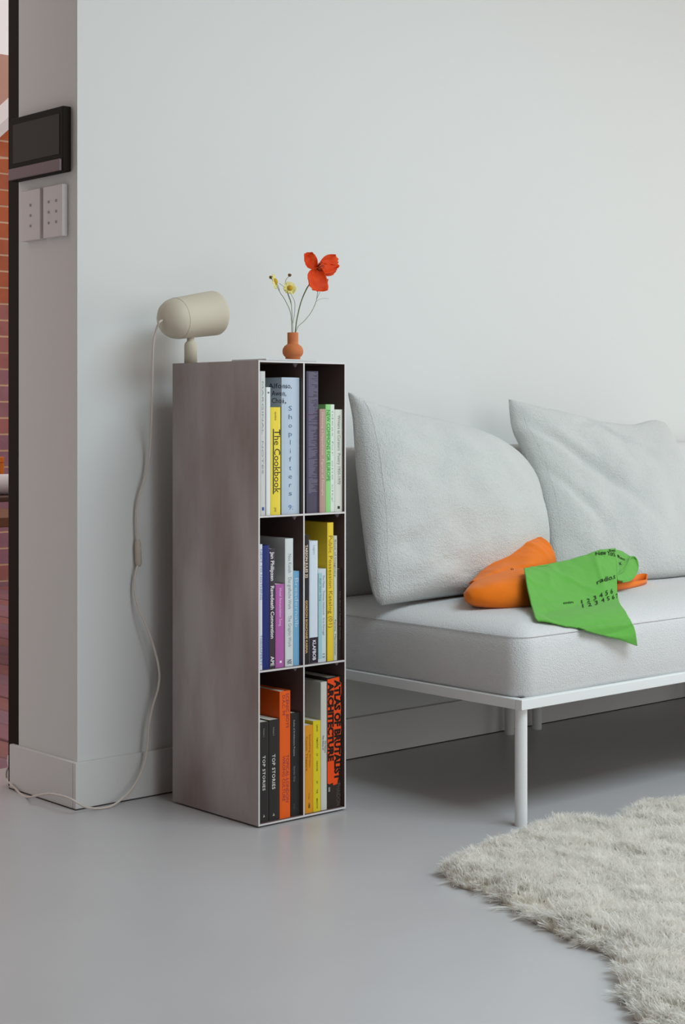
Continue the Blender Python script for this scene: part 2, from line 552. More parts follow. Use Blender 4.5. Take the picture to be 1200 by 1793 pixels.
def book(cell, u0, u1, vtop, col, label, depth=0.20, rec=0.008, hard=False, spine_col=None, cover_col=None, rough=0.5, round_=0.0):
    cx0, cx1, zb = CELL[cell]
    y = YF + rec
    vm = vtop
    x0, x1 = P(u0, vm, y=y).x, P(u1, vm, y=y).x
    x0 = max(x0, _last.get(cell, cx0) + 0.0004)
    x1 = min(x1, cx1 - 0.0004)
    _last[cell] = x1
    z1 = P((u0 + u1) / 2, vtop, y=y).z
    z1 = min(z1, zb + (0.32 if cell[0] == 'T' else 0.322) - 0.002)
    b = thing('book', label, 'book', ((x0 + x1) / 2, y + depth / 2, zb), GROUPS[cell])
    key = 'cover_%d_%d_%d' % tuple(int(c * 999) for c in col)
    m1 = mat(key, col, rough, 0.35, bump=(300, 0.08, 0.0006))
    ct = 0.0022 if hard else 0.0007
    over = 0.003 if hard else 0.0005
    m = MB()
    # spine with a softly rounded back, then two boards
    n = 7
    prof = []
    for i in range(n):
        a = i / (n - 1)
        xx = x0 + (x1 - x0) * a
        prof.append((xx, y + round_ * (1 - math.sin(math.pi * a)) + 0.0012 * (abs(2 * a - 1) ** 4)))
    vs = [(px, py, z) for z in (zb, z1) for (px, py) in prof] + [(px, y + ct + round_ + 0.0014, z) for z in (zb, z1) for (px, py) in prof]
    fs = []
    for i in range(n - 1):
        fs += [(i, i + 1, n + i + 1, n + i), (2 * n + i + 1, 2 * n + i, 3 * n + i, 3 * n + i + 1),
               (i + 1, i, 2 * n + i, 2 * n + i + 1), (n + i, n + i + 1, 3 * n + i + 1, 3 * n + i)]
    fs += [(0, n, 3 * n, 2 * n), (n - 1, 3 * n - 1, 4 * n - 1, 2 * n - 1)]
    m.add(vs, fs)
    ys = y + ct + round_ + 0.0014
    m.box((x0, ys, zb), (x0 + ct, y + depth, z1)).box((x1 - ct, ys, zb), (x1, y + depth, z1))
    m.build('cover', m1, b)
    if x1 - x0 > 2 * ct + 0.001:
        bx((x0 + ct, ys, zb + over), (x1 - ct, y + depth - over, z1 - over)).build('page_block', PAGES, b)
    b_info = dict(o=b, x0=x0, x1=x1, zb=zb, z1=z1, y=y, u0=u0, u1=u1)
    return b_info


_ink = {}


def ink(c):
    k = tuple(round(x, 3) for x in c)
    if k not in _ink:
        _ink[k] = mat('ink_%d_%d_%d' % tuple(int(x * 999) for x in c), c, 0.6, 0.2)
    return _ink[k]


def spine_text(b, s, v0, v1, col, pos=0.5, h=0.5, spacing=1.0, bold=0.0, name='title'):
    """letters read downwards; v0..v1 image rows of the text, pos 0..1 across the spine for the letter middle, h cap height as a share of its width"""
    u = (b['u0'] + b['u1']) / 2
    za, zc = P(u, v0, y=b['y']).z, P(u, v1, y=b['y']).z
    w = b['x1'] - b['x0']
    xb = b['x0'] + w * (pos - h / 2)
    y = b['y'] - 0.0003
    m = MB()
    text_map(m, s, lambda a, c: (xb + c * h * w, y, za + (zc - za) * a), spacing, bold)
    if m.v:
        m.build(name, ink(col), b['o'], fix=False)


def spine_block(b, v0, v1, col, a0=0.0, a1=1.0, name='band', off=0.0002):
    u = (b['u0'] + b['u1']) / 2
    za, zc = P(u, v0, y=b['y']).z, P(u, v1, y=b['y']).z
    w = b['x1'] - b['x0']
    zc = max(zc, b['zb'] + 0.0005)
    za = min(za, b['z1'] - 0.0003)
    y = b['y'] - off
    xa, xc = b['x0'] + w * a0, b['x0'] + w * a1
    return MB().add([(xa, y, zc), (xc, y, zc), (xc, y, za), (xa, y, za)], [(0, 1, 2, 3)]).build(name, ink(col), b['o'], fix=False)


S = srgb
BLK = S(38, 34, 36)
# --- upper left
b = book('TL', 455.5, 465, 650, S(205, 208, 204), 'tall pale grey slim book at the upper left compartment\'s outer side', 0.23)
spine_text(b, 'MARGINAL  NOTES', 668, 830, S(150, 155, 160), 0.5, 0.3)
spine_block(b, 888, 894, S(70, 90, 160), 0.35, 0.75, 'emblem')
b = book('TL', 466.5, 474, 678, S(228, 232, 230), 'thin plain white book left of the yellow cookbook', 0.21)
spine_block(b, 686, 689, S(120, 120, 125), 0.3, 0.7, 'emblem')
b = book('TL', 474.5, 491.5, 713, S(238, 215, 70), 'yellow paperback lettered The Cookbook above an underline', 0.20)
spine_text(b, 'The Cookbook', 752, 863, S(50, 45, 30), 0.66, 0.62)
spine_block(b, 751, 865, S(50, 45, 30), 0.21, 0.31, 'underline')
spine_text(b, 'recipes and table notes', 721, 736, S(120, 105, 40), 0.5, 0.22)
spine_text(b, 'press', 889, 896, S(120, 105, 40), 0.5, 0.3)
bs = book('TL', 495, 526, 661, S(190, 205, 220), 'thick pale blue book lettered Shoplifters down its spine', 0.235, hard=True, round_=0.002)
u_c = 508.5
for i, ch in enumerate('Shoplifters'):
    vc = 715 + i * 14.85
    m = MB()
    p = P(u_c, vc, y=bs['y'])
    wch = 0.0060 if ch not in 'lifrt' else 0.0042 if ch != 'l' and ch != 'i' else 0.0012
    text_map(m, ch, lambda a, c: (p.x + (a - 0.5) * wch * 1.5, bs['y'] - 0.0003, p.z - 0.005 + c * 0.0105))
    m.build('letter', ink(S(95, 120, 150)), bs['o'], fix=False)
p = P(508.5, 889, y=bs['y'])
m = MB()
text_map(m, '9:', lambda a, c: (p.x + (a - 0.4) * 0.012, bs['y'] - 0.0003, p.z - 0.004 + c * 0.0105))
m.build('numeral', ink(S(95, 130, 190)), bs['o'], fix=False)
# names that run over the cover edge onto the spine
for s, v, us, uc in (('Alfonso,', 676, 468, 509), ('Awen,', 689, 479, 499), ('Choi,', 702, 478, 498)):
    zt_ = P(496, v, y=bs['y']).z
    on_cover = {'Alfonso,': ('Alfo', 'nso,'), 'Awen,': ('Awe', 'n,'), 'Choi,': ('Cho', 'i,')}[s]
    m = MB()
    wl = 0.046 if s == 'Alfonso,' else 0.034
    text_map(m, on_cover[0], lambda a, c: (bs['x0'] - 0.0003, bs['y'] + 0.003 + (1 - a) * wl, zt_ - 0.0045 + c * 0.0110))
    text_map(m, on_cover[1], lambda a, c: (bs['x0'] + 0.001 + a * (0.024 if s == 'Alfonso,' else 0.009), bs['y'] - 0.0006 + 0.001 * (1 - a), zt_ - 0.0045 + c * 0.0110))
    m.build('name', ink(S(40, 40, 48)), bs['o'], fix=False)
# --- upper right
b = book('TR', 537.5, 558, 650, S(78, 72, 92), 'dark violet book whose spine is covered in lines of small print', 0.22, rec=0.010)
m = MB()
w = b['x1'] - b['x0']
z = b['z1'] - 0.003
while z > b['zb'] + 0.045:
    l = random.choice((1.0, 0.9, 0.75, 0.5, 0.95, 0.65, 0.3)) * 0.82 * w
    if random.random() < 0.9:
        xs = b['x0'] + 0.13 * w
        zz = 0.0009
        m.add([(xs, b['y'] - 0.0003, z - zz), (xs + l, b['y'] - 0.0003, z - zz), (xs + l, b['y'] - 0.0003, z), (xs, b['y'] - 0.0003, z)], [(0, 1, 2, 3)])
    z -= 0.0022
m.build('small_print', ink(S(135, 128, 148)), b['o'], fix=False)
b = book('TR', 559.5, 570.5, 716, S(185, 150, 140), 'dusty pink paperback with white lettering beside the dark violet book', 0.19, rec=0.006)
spine_text(b, 'Drawing a Hypothesis   Figures of Thought', 722, 868, S(225, 205, 195), 0.5, 0.34)
b = book('TR', 571, 585.5, 708, S(150, 215, 135), 'bright green and white book lettered New Commons for Europe', 0.195, rec=0.006)
spine_block(b, 708, 897, S(222, 230, 222), 0.56, 1.0, 'white_strip')
spine_text(b, 'NEW COMMONS FOR EUROPE', 718, 842, S(60, 130, 70), 0.30, 0.40)
spine_text(b, 'ideas for one city', 720, 880, S(150, 165, 155), 0.8, 0.20)
b = book('TR', 586.5, 600, 717, S(222, 226, 212), 'off-white paperback at the far end of the upper right compartment', 0.19, rec=0.006)
spine_text(b, 'Writers as Curators  Poetry 1950-1970', 727, 848, S(115, 120, 112), 0.55, 0.36)
spine_block(b, 886, 891, S(60, 60, 60), 0.35, 0.65, 'emblem')
# --- middle left
b = book('ML', 455, 460, 953, S(222, 226, 235), 'slim white book with pale blue capitals beside the navy book', 0.20)
spine_text(b, 'NEXT TO NOTHING', 962, 1050, S(105, 130, 180), 0.5, 0.62)
spine_text(b, 'TODSAPERTY', 1112, 1166, S(105, 130, 180), 0.5, 0.62)
b = book('ML', 460.5, 472, 955, S(28, 42, 112), 'plain navy blue cloth book without lettering', 0.21, hard=True)
b = book('ML', 472.5, 482, 961, S(62, 52, 62), 'dark plum book with bold white lettering down its spine', 0.20)
spine_text(b, 'Jan Philipzen   Ravedeath Convention', 966, 1118, S(228, 226, 230), 0.5, 0.62, bold=0.02)
spine_text(b, 'APE', 1149, 1166, S(228, 226, 230), 0.5, 0.62, bold=0.02)
b = book('ML', 483, 498, 1023, S(178, 95, 165), 'short magenta paperback in the middle left compartment', 0.17)
spine_text(b, 'Hotel Annunciation Song', 1030, 1096, S(235, 205, 230), 0.56, 0.30)
spine_block(b, 1157, 1161, S(235, 225, 235), 0.45, 0.7, 'emblem')
b = book('ML', 500, 514, 943, S(216, 222, 222), 'tallest white book of the middle left compartment, with grey lettering', 0.235, hard=True)
for s, v0, v1 in (('Nos Kunsh', 970, 1003), ('Das grafische Werk', 1011, 1067), ('The Graphic Work', 1078, 1133)):
    spine_text(b, s, v0, v1, S(140, 148, 155), 0.55, 0.42)
spine_text(b, 'NX', 1155, 1163, S(50, 50, 60), 0.5, 0.55, bold=0.02)
b = book('ML', 514.5, 524.5, 1000, S(120, 175, 212), 'short light blue paperback in the middle left compartment', 0.17)
spine_text(b, 'Breadernalb', 1012, 1098, S(185, 215, 235), 0.5, 0.62)
b = book('ML', 525, 530.5, 1000, S(58, 66, 100), 'thin slate blue book beside the divider of the middle shelf', 0.17)
# --- middle right
b = book('MR', 534.5, 541.5, 936, S(38, 32, 34), 'thin black book with cream and orange capitals beside the divider', 0.20)
spine_text(b, 'TARSON JULES 32', 954, 1012, S(235, 215, 190), 0.35, 0.62, bold=0.02)
spine_text(b, 'GORDON BONCHAIE KARMA', 1051, 1144, S(215, 175, 120), 0.35, 0.55, bold=0.02)
b = book('MR', 542.5, 557, 947, S(212, 224, 236), 'white book with a black block lettered KLAFBOB at its foot', 0.20)
spine_text(b, 'Legion', 955, 971, S(160, 170, 180), 0.55, 0.25)
spine_block(b, 1116, 1165, S(52, 46, 56), 0.0, 1.0, 'black_block')
spine_text(b, 'KLAFBOB', 1121, 1156, S(230, 230, 235), 0.55, 0.38, bold=0.02)
b = book('MR', 557.5, 571.5, 996, S(205, 218, 224), 'short white paperback with an aqua strip, left of the tall yellow catalogue', 0.17)
spine_block(b, 1003, 1153, S(160, 202, 208), 0.02, 0.45, 'aqua_strip')
spine_text(b, 'Aaah Sister Song', 1012, 1052, S(70, 110, 125), 0.26, 0.22, name='subtitle')
spine_text(b, 'The Maya   Thomas Hitchcock   N in Portugal', 1007, 1112, S(95, 105, 115), 0.68, 0.22)
spine_text(b, '13', 1145, 1152, S(95, 105, 115), 0.68, 0.3)
b = book('MR', 574, 584.5, 915, S(236, 205, 52), 'tallest yellow catalogue in the middle right compartment', 0.24, hard=True)
spine_text(b, 'Public Possession Katalog (01)', 938, 1099, S(150, 118, 40), 0.5, 0.58)
b = book('MR', 585, 591, 938, S(208, 212, 200), 'slim greyish white book directly right of the tall yellow catalogue', 0.20)
spine_text(b, 'Book of Imaginary', 945, 1010, S(90, 95, 95), 0.4, 0.42)
spine_text(b, 'Forms  Manchester', 1085, 1148, S(70, 80, 95), 0.4, 0.42)
b = book('MR', 591.5, 599.5, 996, S(40, 28, 24), 'black-brown slim book at the right end of the middle shelf', 0.18)
spine_text(b, 'The Art of Fading Slowly', 1034, 1120, S(125, 112, 98), 0.55, 0.3)
# --- lower left
for k, (u0, u1, vt, lab) in enumerate(((456, 471, 1264, 'black paperback lettered Top Stories, outer one of the two'), (472, 489.5, 1260, 'black paperback lettered Top Stories, next to the orange book'))):
    b = book('BL', u0, u1, vt, S(44, 41, 40), lab, 0.19)
    du = 0 if k == 0 else -2.5
    spine_text(b, 'TOP STORIES', 1323 + du, 1384 + du, S(222, 218, 214), 0.42, 0.30, spacing=1.15, bold=0.015)
    spine_text(b, 'Volume %d' % (k + 1), 1275 + du, 1290 + du, S(160, 155, 150), 0.42, 0.16)
    spine_text(b, '4', 1426 + du, 1431 + du, S(205, 200, 196), 0.42, 0.2)
b = book('BL', 490.5, 509, 1210, S(238, 96, 20), 'tall orange book with two lines of purple capitals in the lower left compartment', 0.235, hard=True)
PUR = S(145, 60, 70)
spine_text(b, 'SCENIC BOYS', 1214, 1275, PUR, 0.70, 0.27)
spine_text(b, 'D.A.C. 94', 1217, 1252, PUR, 0.36, 0.27)
spine_text(b, 'TOPICAL LONDON', 1322, 1405, PUR, 0.70, 0.27)
spine_text(b, 'WRONG CULTURE', 1323, 1402, PUR, 0.36, 0.27)
b = book('BL', 510, 527, 1248, S(40, 37, 38), 'black hardback with thin grey lettering beside the lower divider', 0.20, hard=True)
spine_text(b, 'Scales of Architecture Practice', 1260, 1323, S(175, 170, 175), 0.32, 0.17)
spine_text(b, 'Stories One', 1341, 1368, S(140, 136, 140), 0.34, 0.18)
spine_text(b, 'press', 1407, 1416, S(100, 98, 98), 0.34, 0.15)
# --- lower right
b = book('BR', 534.5, 548.5, 1270, S(226, 150, 28), 'amber paperback at the left of the lower right compartment', 0.18)
spine_text(b, 'Something Written', 1286, 1344, S(150, 95, 20), 0.60, 0.24)
spine_text(b, 'Comic Theatre', 1289, 1349, S(150, 95, 20), 0.22, 0.24)
spine_text(b, 'Verlag', 1388, 1399, S(130, 85, 20), 0.5, 0.14)
spine_text(b, '1988', 1406, 1415, S(110, 70, 20), 0.5, 0.22, bold=0.03)
b = book('BR', 549, 562, 1262, S(226, 205, 30), 'lemon yellow paperback between the amber book and the grey book', 0.19)
for s, v0, v1 in (('LAND', 1269, 1281), ('TIMOTHY', 1291, 1311), ('OF', 1319, 1324), ('ORANGE', 1332, 1350), ('OF', 1367, 1372), ('THE', 1382, 1389), ('MEADOW', 1398, 1416)):
    spine_text(b, s, v0, v1, S(95, 90, 25), 0.5, 0.2, bold=0.01)
b = book('BR', 562.5, 573, 1194, S(205, 206, 196), 'tall light grey book left of the big black and orange one', 0.225, hard=True)
spine_text(b, 'The Story of', 1287, 1313, S(60, 58, 56), 0.35, 0.24, bold=0.01)
spine_text(b, 'The Nature', 1297, 1318, S(60, 58, 56), 0.70, 0.24, bold=0.01)
ba = book('BR', 573.5, 604.5, 1185, S(45, 36, 30), 'thick black book with big orange block and black capitals, lower right', 0.24, hard=True)
w = ba['x1'] - ba['x0']
y = ba['y'] - 0.0002
ORI = S(240, 80, 25)


def zz_(v):
    return P(589, v, y=ba['y']).z


outl = [(0.0, 1188), (0.78, 1185.5), (0.82, 1190), (0.79, 1194), (0.93, 1196), (0.95, 1215), (0.86, 1222), (0.93, 1240), (0.88, 1262), (0.94, 1275), (0.87, 1298), (0.92, 1318), (0.84, 1335), (0.86, 1355), (0.70, 1366), (0.67, 1373), (0.40, 1374), (0.36, 1369), (0.16, 1371), (0.0, 1369)]
MB().add([(ba['x0'] + w * a, y, zz_(v)) for a, v in outl], [tuple(range(len(outl)))[::-1]]).build('orange_block', ink(ORI), ba['o'], fix=False)
spine_text(ba, 'ATLAS OF BRUTALIST', 1190, 1366, S(38, 26, 22), 0.68, 0.38, bold=0.06)
spine_text(ba, 'ARCHITECTURE', 1193, 1331, S(38, 26, 22), 0.23, 0.36, bold=0.06)
spine_text(ba, 'PHAIDON', 1372, 1411, S(95, 88, 84), 0.75, 0.26)
spine_block(ba, 1376, 1384, S(150, 145, 145), 0.06, 0.18, 'emblem')

# ------------------------------------------------------------------ plate, vase and flowers on top
VX = P(513, 628, y=-0.362)
vx, vy = VX.x, VX.y
pl_ = bx((P(466, 630, y=YF - 0.001).x, YF - 0.001, H), (P(555, 630, y=YF - 0.001).x, YF + 0.12, H + 0.0042)).build('metal_tray', mat('pale_sheet_metal', (0.66, 0.68, 0.69), 0.35, 0.5, metal=0.3), None, bevel=0.001)
pl_['label'], pl_['category'] = 'thin pale metal tray under the terracotta vase on the bookcase', 'tray'
ZV = H + 0.0042
k = 3.55 / F_PX
TERRA = mat('terracotta', S(205, 122, 72), 0.7, 0.3, var=(40, S(190, 105, 60), 0.6), bump=(200, 0.1, 0.001))
prof = [(0.0, 0.0), (13 * k, 0), (13.6 * k, 0.5 * k), (13.3 * k, 5 * k), (16.5 * k, 8 * k), (18.5 * k, 12 * k), (19 * k, 16 * k), (18.3 * k, 20 * k), (15.5 * k, 25 * k), (11.5 * k, 27.8 * k), (9.9 * k, 29 * k), (9.9 * k, 34 * k), (10.0 * k, 49 * k), (9.6 * k, 49.6 * k), (8.4 * k, 49 * k), (8.2 * k, 30 * k), (0.0, 28 * k)]
vo = MB().lathe(prof, (vx, vy, ZV), n=40).build('vase', TERRA, None, smooth=True)
vo['label'], vo['category'] = 'small terracotta vase with round belly and straight neck on the bookcase', 'vase'
GRN = mat('green_stem', S(105, 118, 72), 0.6)
GRN2 = mat('pale_green_stem', S(120, 132, 100), 0.6)
DF = vy + CAM.y * -1  # distance along y


def FP(u, v, dy=0.0):
    return P(u, v, y=vy + dy)


def stem(pts, r, m, parent, name='stem'):
    return MB().tube(spline(pts, 6), r, 6).build(name, m, parent, smooth=True)


inside = lambda du: Vector((vx + du, vy, ZV + 0.04))
# poppy
pop = thing('poppy', 'red-orange poppy with dark centre standing in the terracotta vase', 'flower', (vx + 0.003, vy, ZV + 0.04))
cen = FP(553, 471, -0.01)
stem([inside(0.003), FP(517.5, 580), FP(520, 560), FP(527, 530), FP(536, 508), FP(546, 490, 0.0), cen + Vector((0, 0.012, 0))], 0.0014, GRN, pop)
RED = mat('poppy_petal', S(238, 88, 26), 0.55, 0.2, trans=0.3, var=(60, S(215, 55, 18), 0.7), bump=(120, 0.3, 0.002))


def petal(name, base, tip, width, cup, parent, m, lobes=0.0, seed=0, toward=Vector((0, -1, 0)), n=18, thick=0.0004, tipw=0.70):
    base, tip = Vector(base), Vector(tip)
    L = tip - base
    d = L.normalized()
    side = d.cross(toward).normalized()
    nrm = side.cross(d).normalized()
    if nrm.dot(toward) < 0:
        nrm = -nrm

    def fn(a, b):
        s = (a - 0.5) * 2
        wid = width * (math.sin(min(b, 1) ** 0.75 * math.pi * tipw + 0.12))
        ln = b * (1 - 0.20 * s * s * (b)) + 0.05 * b * noise.noise(Vector((s * 3.1 + seed, seed, 0)))
        if lobes:
            ln -= lobes * b * math.exp(-(s * 3.0) ** 2)
        p = base + L * ln + side * (s * wid * 0.5)
        p += nrm * (cup * (s * s * 0.8 + (b - 0.4) ** 2 * 1.2 - 0.2) + 0.004 * b * noise.noise(Vector((s * 4 + seed, b * 5, seed * 3.3))))
        return p
    mb = MB().grid(fn, n, n)
    o = mb.build(name, m, parent, smooth=True, fix=False)
    md = o.modifiers.new('thickness', 'SOLIDIFY')
    md.thickness = thick
    return o


px_m = 3.6 / F_PX
petal('petal', cen + Vector((0, 0.004, 0)), FP(533, 444, 0.0), 30 * px_m, 0.010, pop, RED, 0.0, 1)
petal('petal', cen + Vector((0, 0.0, 0)), FP(590, 455, 0.008), 33 * px_m, 0.012, pop, RED, 0.0, 2)
petal('petal', cen + Vector((0, 0.003, 0)), FP(588, 473, 0.012), 24 * px_m, 0.006, pop, RED, 0.0, 5)
petal('petal', cen + Vector((0, -0.006, 0)), FP(549, 509, -0.022), 52 * px_m, 0.014, pop, RED, 0.0, 3, tipw=0.60)
DARK = mat('poppy_dark_centre', S(48, 26, 20), 0.7)
m = MB()
for i in range(26):
    a = random.uniform(0, 2 * math.pi)
    rr = random.uniform(0.3, 1.0)
    end = cen + Vector((math.cos(a) * 0.010 * rr, -0.014 - 0.006 * random.random(), math.sin(a) * 0.012 * rr + 0.004))
    m.tube([cen + Vector((0, -0.002, 0)), end], 0.0004, 4)
    m.lathe([(0, -0.0012), (0.0011, 0), (0, 0.0012)], end, (0, 0, 1), 6)
so = m.build('stamens', DARK, pop, smooth=True)
so['kind'] = 'stuff'
MB().lathe([(0, 0), (0.003, 0.002), (0.0034, 0.006), (0.0028, 0.008), (0, 0.0085)], cen, (0, -1, 0.2), 12).build('seed_pod', mat('poppy_pod', S(70, 62, 40), 0.7), pop, smooth=True)

# two chamomile sprigs with buds
YPET = mat('cream_petal', S(250, 240, 160), 0.6, 0.2, trans=0.2)
YCEN = mat('yellow_disc', S(205, 165, 40), 0.8, bump=(900, 0.6, 0.002))
BUD = mat('brown_bud', S(120, 90, 40), 0.8, bump=(800, 0.5, 0.001))


def daisy(parent, c, facing, r, n=14):
    f = Vector(facing).normalized()
    u = f.orthogonal().normalized()
    w = f.cross(u)
    for i in range(n):
        a = 2 * math.pi * i / n + random.uniform(-0.08, 0.08)
        d = u * math.cos(a) + w * math.sin(a)
        petal('petal', c + d * r * 0.3, c + d * r * random.uniform(0.9, 1.08) + f * r * random.uniform(-0.25, 0.15), r * 0.58, 0.0008, parent, YPET, seed=i, toward=f, n=5, thick=0.0003)
    MB().lathe([(0, -0.001), (r * 0.42, 0), (r * 0.40, r * 0.14), (r * 0.25, r * 0.3), (0, r * 0.34)], c, f, 14).build('flower_disc', YCEN, parent, smooth=True)


def bud(parent, c, r):
    MB().lathe([(0, -r), (r * 0.7, -r * 0.7), (r, 0), (r * 0.8, r * 0.6), (0, r * 0.8)], c, (0, -0.3, 1), 12).build('bud', BUD, parent, smooth=True)


d1 = thing('chamomile', 'pale yellow chamomile turned sideways with one bud, leftmost flower in the vase', 'flower', (vx - 0.004, vy, ZV + 0.04))
c1_ = FP(482, 493, 0.0)
stem([inside(-0.004), FP(511, 578), FP(509, 548), FP(499, 525), FP(490, 511), c1_], 0.0008, GRN2, d1)
stem([FP(490, 511), FP(487, 500, 0.005), FP(479, 492, 0.008), FP(475, 487, 0.006)], 0.0006, GRN2, d1)
daisy(d1, c1_, (0.55, -0.75, 0.25), 13.5 * px_m, 12)
bud(d1, FP(474.5, 485.5, 0.004), 3.3 * px_m)
d2 = thing('chamomile', 'pale yellow chamomile facing the room with a brown bud above it', 'flower', (vx - 0.001, vy + 0.002, ZV + 0.04))
c2_ = FP(508, 504.5, -0.006)
stem([inside(-0.001) + Vector((0, 0.002, 0)), FP(513, 578), FP(512, 560), FP(510, 530), FP(505, 515), c2_ + Vector((0, 0.004, -0.003))], 0.0008, GRN2, d2)
stem([FP(513, 566, 0.003), FP(516, 548, 0.003), FP(516.5, 530, 0.003), FP(511, 517, 0.002), FP(508, 510, 0.0)], 0.0006, GRN2, d2)
stem([FP(511, 535, 0.004), FP(503, 512, 0.006), FP(500, 500, 0.006), FP(501, 490, 0.006), FP(507, 483, 0.004)], 0.0006, GRN2, d2)
stem([FP(497, 502, 0.006), FP(492, 498, 0.004), FP(489, 496, 0.003)], 0.0005, GRN2, d2, 'twig')
daisy(d2, c2_, (-0.42, -0.78, 0.35), 12.5 * px_m, 15)
bud(d2, FP(507.5, 481.5, 0.004), 3.3 * px_m)
d3 = thing('wildflower_sprig', 'thin wildflower sprig with a small red bud behind the poppy', 'flower', (vx + 0.005, vy + 0.003, ZV + 0.04))
stem([inside(0.005) + Vector((0, 0.003, 0)), FP(521, 574, 0.003), FP(533, 562, 0.003), FP(545, 547, 0.003), FP(553, 530, 0.004), FP(556, 515, 0.004), FP(557, 500, 0.006), FP(560, 488, 0.02), FP(570, 493, 0.02)], 0.0007, GRN2, d3)
stem([FP(555, 523, 0.004), FP(560, 512, 0.006), FP(566, 500, 0.01), FP(573, 493, 0.012)], 0.0005, GRN2, d3)
stem([FP(554, 528, 0.004), FP(560, 524, 0.006), FP(568, 522.5, 0.008), FP(576, 523, 0.008)], 0.0004, mat('grey_green_tendril', S(150, 158, 150), 0.6), d3, 'tendril')
RB = mat('red_bud', S(190, 80, 75), 0.6)
MB().lathe([(0, -0.006), (0.0022, -0.003), (0.003, 0.0), (0.002, 0.004), (0, 0.007)], FP(572.5, 492, 0.012), (0.5, 0, 0.6), 10).build('bud', RB, d3, smooth=True)

# ------------------------------------------------------------------ lamp
LX, LY = 0.215, -0.135
lamp = thing('spot_lamp', 'beige bullet-shaped spot lamp on short post at the back of the bookcase top', 'lamp', (LX, LY, H))
LM = mat('beige_lamp_enamel', S(206, 198, 178), 0.55, 0.35, bump=(700, 0.06, 0.0004))
MB().lathe([(0, 0), (0.0146, 0), (0.0146, 0.038), (0.0138, 0.044), (0.0115, 0.048), (0.0085, 0.050), (0.0085, 0.060), (0, 0.060)], (LX, LY, H), n=28).build('post', LM, lamp, smooth=True)
axd = Vector((0.97, 0.10, 0.145)).normalized()
sc0 = P(309, 557.5, y=LY)
R = 0.0475
shade = [(R * 0.985, 0.0), (R * 1.0, 0.015), (R * 1.08, 0.106), (R * 1.085, 0.116), (R * 1.07, 0.1175), (R * 1.05, 0.116), (R * 0.96, 0.02), (R * 0.93, 0.0)]
sh_o = MB().lathe(shade, sc0, axd, 48).build('shade', LM, lamp, smooth=True)
MB().lathe([(R * 0.94, 0.0), (R * 0.6, -0.004), (0, -0.006)][::-1] , sc0 + axd * 0.03, axd, 40).build('reflector', mat('lamp_white_inside', (0.8, 0.78, 0.74), 0.5), lamp, smooth=True)
cap = [(R * 0.975, 0.001), (R * 0.965, -0.005), (R * 0.92, -0.014), (R * 0.80, -0.025), (R * 0.6, -0.034), (R * 0.36, -0.040), (R * 0.15, -0.0425), (0, -0.043)]
co_ = MB().lathe(cap, sc0, axd, 48).build('rear_cap', LM, lamp, smooth=True)
CW = mat('off_white_cord', S(214, 204, 194), 0.6)
cb = sc0 - axd * 0.046
cpts = [cb + axd * 0.004, cb - axd * 0.006 + Vector((0, 0, -0.004)), P(273, 580, y=-0.125), P(268, 610, y=-0.11), P(266, 700, y=-0.06), P(263, 780, y=-0.028), P(257, 825, y=-0.02), P(244, 868, y=-0.016), P(240, 900, y=-0.014), P(241, 948, y=-0.013)]
MB().tube(spline(cpts, 8), 0.0026, 8).build('cord', CW, lamp, smooth=True)
sp0, sp1 = P(241, 947, y=-0.012), P(243, 992, y=-0.012)
swo = MB()
swo.tube([sp0 + Vector((0, 0, 0.004)), sp0, sp0 + (sp1 - sp0) * 0.12, sp0 + (sp1 - sp0) * 0.88, sp1], [0.003, 0.006, 0.0078, 0.0078, 0.004], 12)
sw_ = swo.build('cord_switch', mat('cord_switch_plastic', S(196, 184, 172), 0.5), lamp, smooth=True)
sm_ = sp0 + (sp1 - sp0) * 0.3
MB().lathe([(0.0052, 0), (0.0052, 0.006), (0.003, 0.0085), (0, 0.009)], sm_, (0.8, -0.6, 0), 12).build('rocker', mat('switch_button_white', S(214, 206, 196), 0.5), sw_, smooth=True)
cpts2 = [P(241.5, 990, y=-0.013), P(237, 1005, y=-0.014), P(236, 1030, y=-0.016), P(241, 1060, y=-0.02), P(256, 1095, y=-0.03), P(270, 1135, y=-0.035), P(279, 1175, y=-0.04), P(277, 1205, y=-0.04), P(268, 1235, y=-0.035), P(261, 1270, y=-0.032), P(258, 1310, y=-0.032), P(250, 1345, y=-0.035), P(233, 1378, y=-0.038), P(212, 1400, y=-0.042), P(193, 1412, z=0.004), P(172, 1415.5, z=0.003), P(150, 1413, y=-0.045), P(133, 1404, x=-0.035), P(117, 1396, x=-0.040), P(88, 1390, x=-0.042), P(66, 1393, x=-0.05), P(48, 1396, z=0.003), P(36, 1390, x=-0.022), P(27, 1381, x=-0.018), P(20, 1374, x=-0.016), P(13, 1366, y=0.335), P(11, 1357, y=0.345), P(12.5, 1348, y=0.345), P(17, 1340, y=0.345)]
MB().tube(spline(cpts2, 8), 0.0026, 8).build('cord', CW, lamp, smooth=True)
pg = cpts2[-1]
MB().tube([pg + Vector((-0.002, -0.004, -0.004)), pg, pg + Vector((0.003, 0.004, 0.010)), pg + Vector((0.006, 0.006, 0.022))], [0.003, 0.005, 0.007, 0.007], 10).build('plug', mat('white_plug', (0.75, 0.73, 0.75), 0.5), lamp, smooth=True)

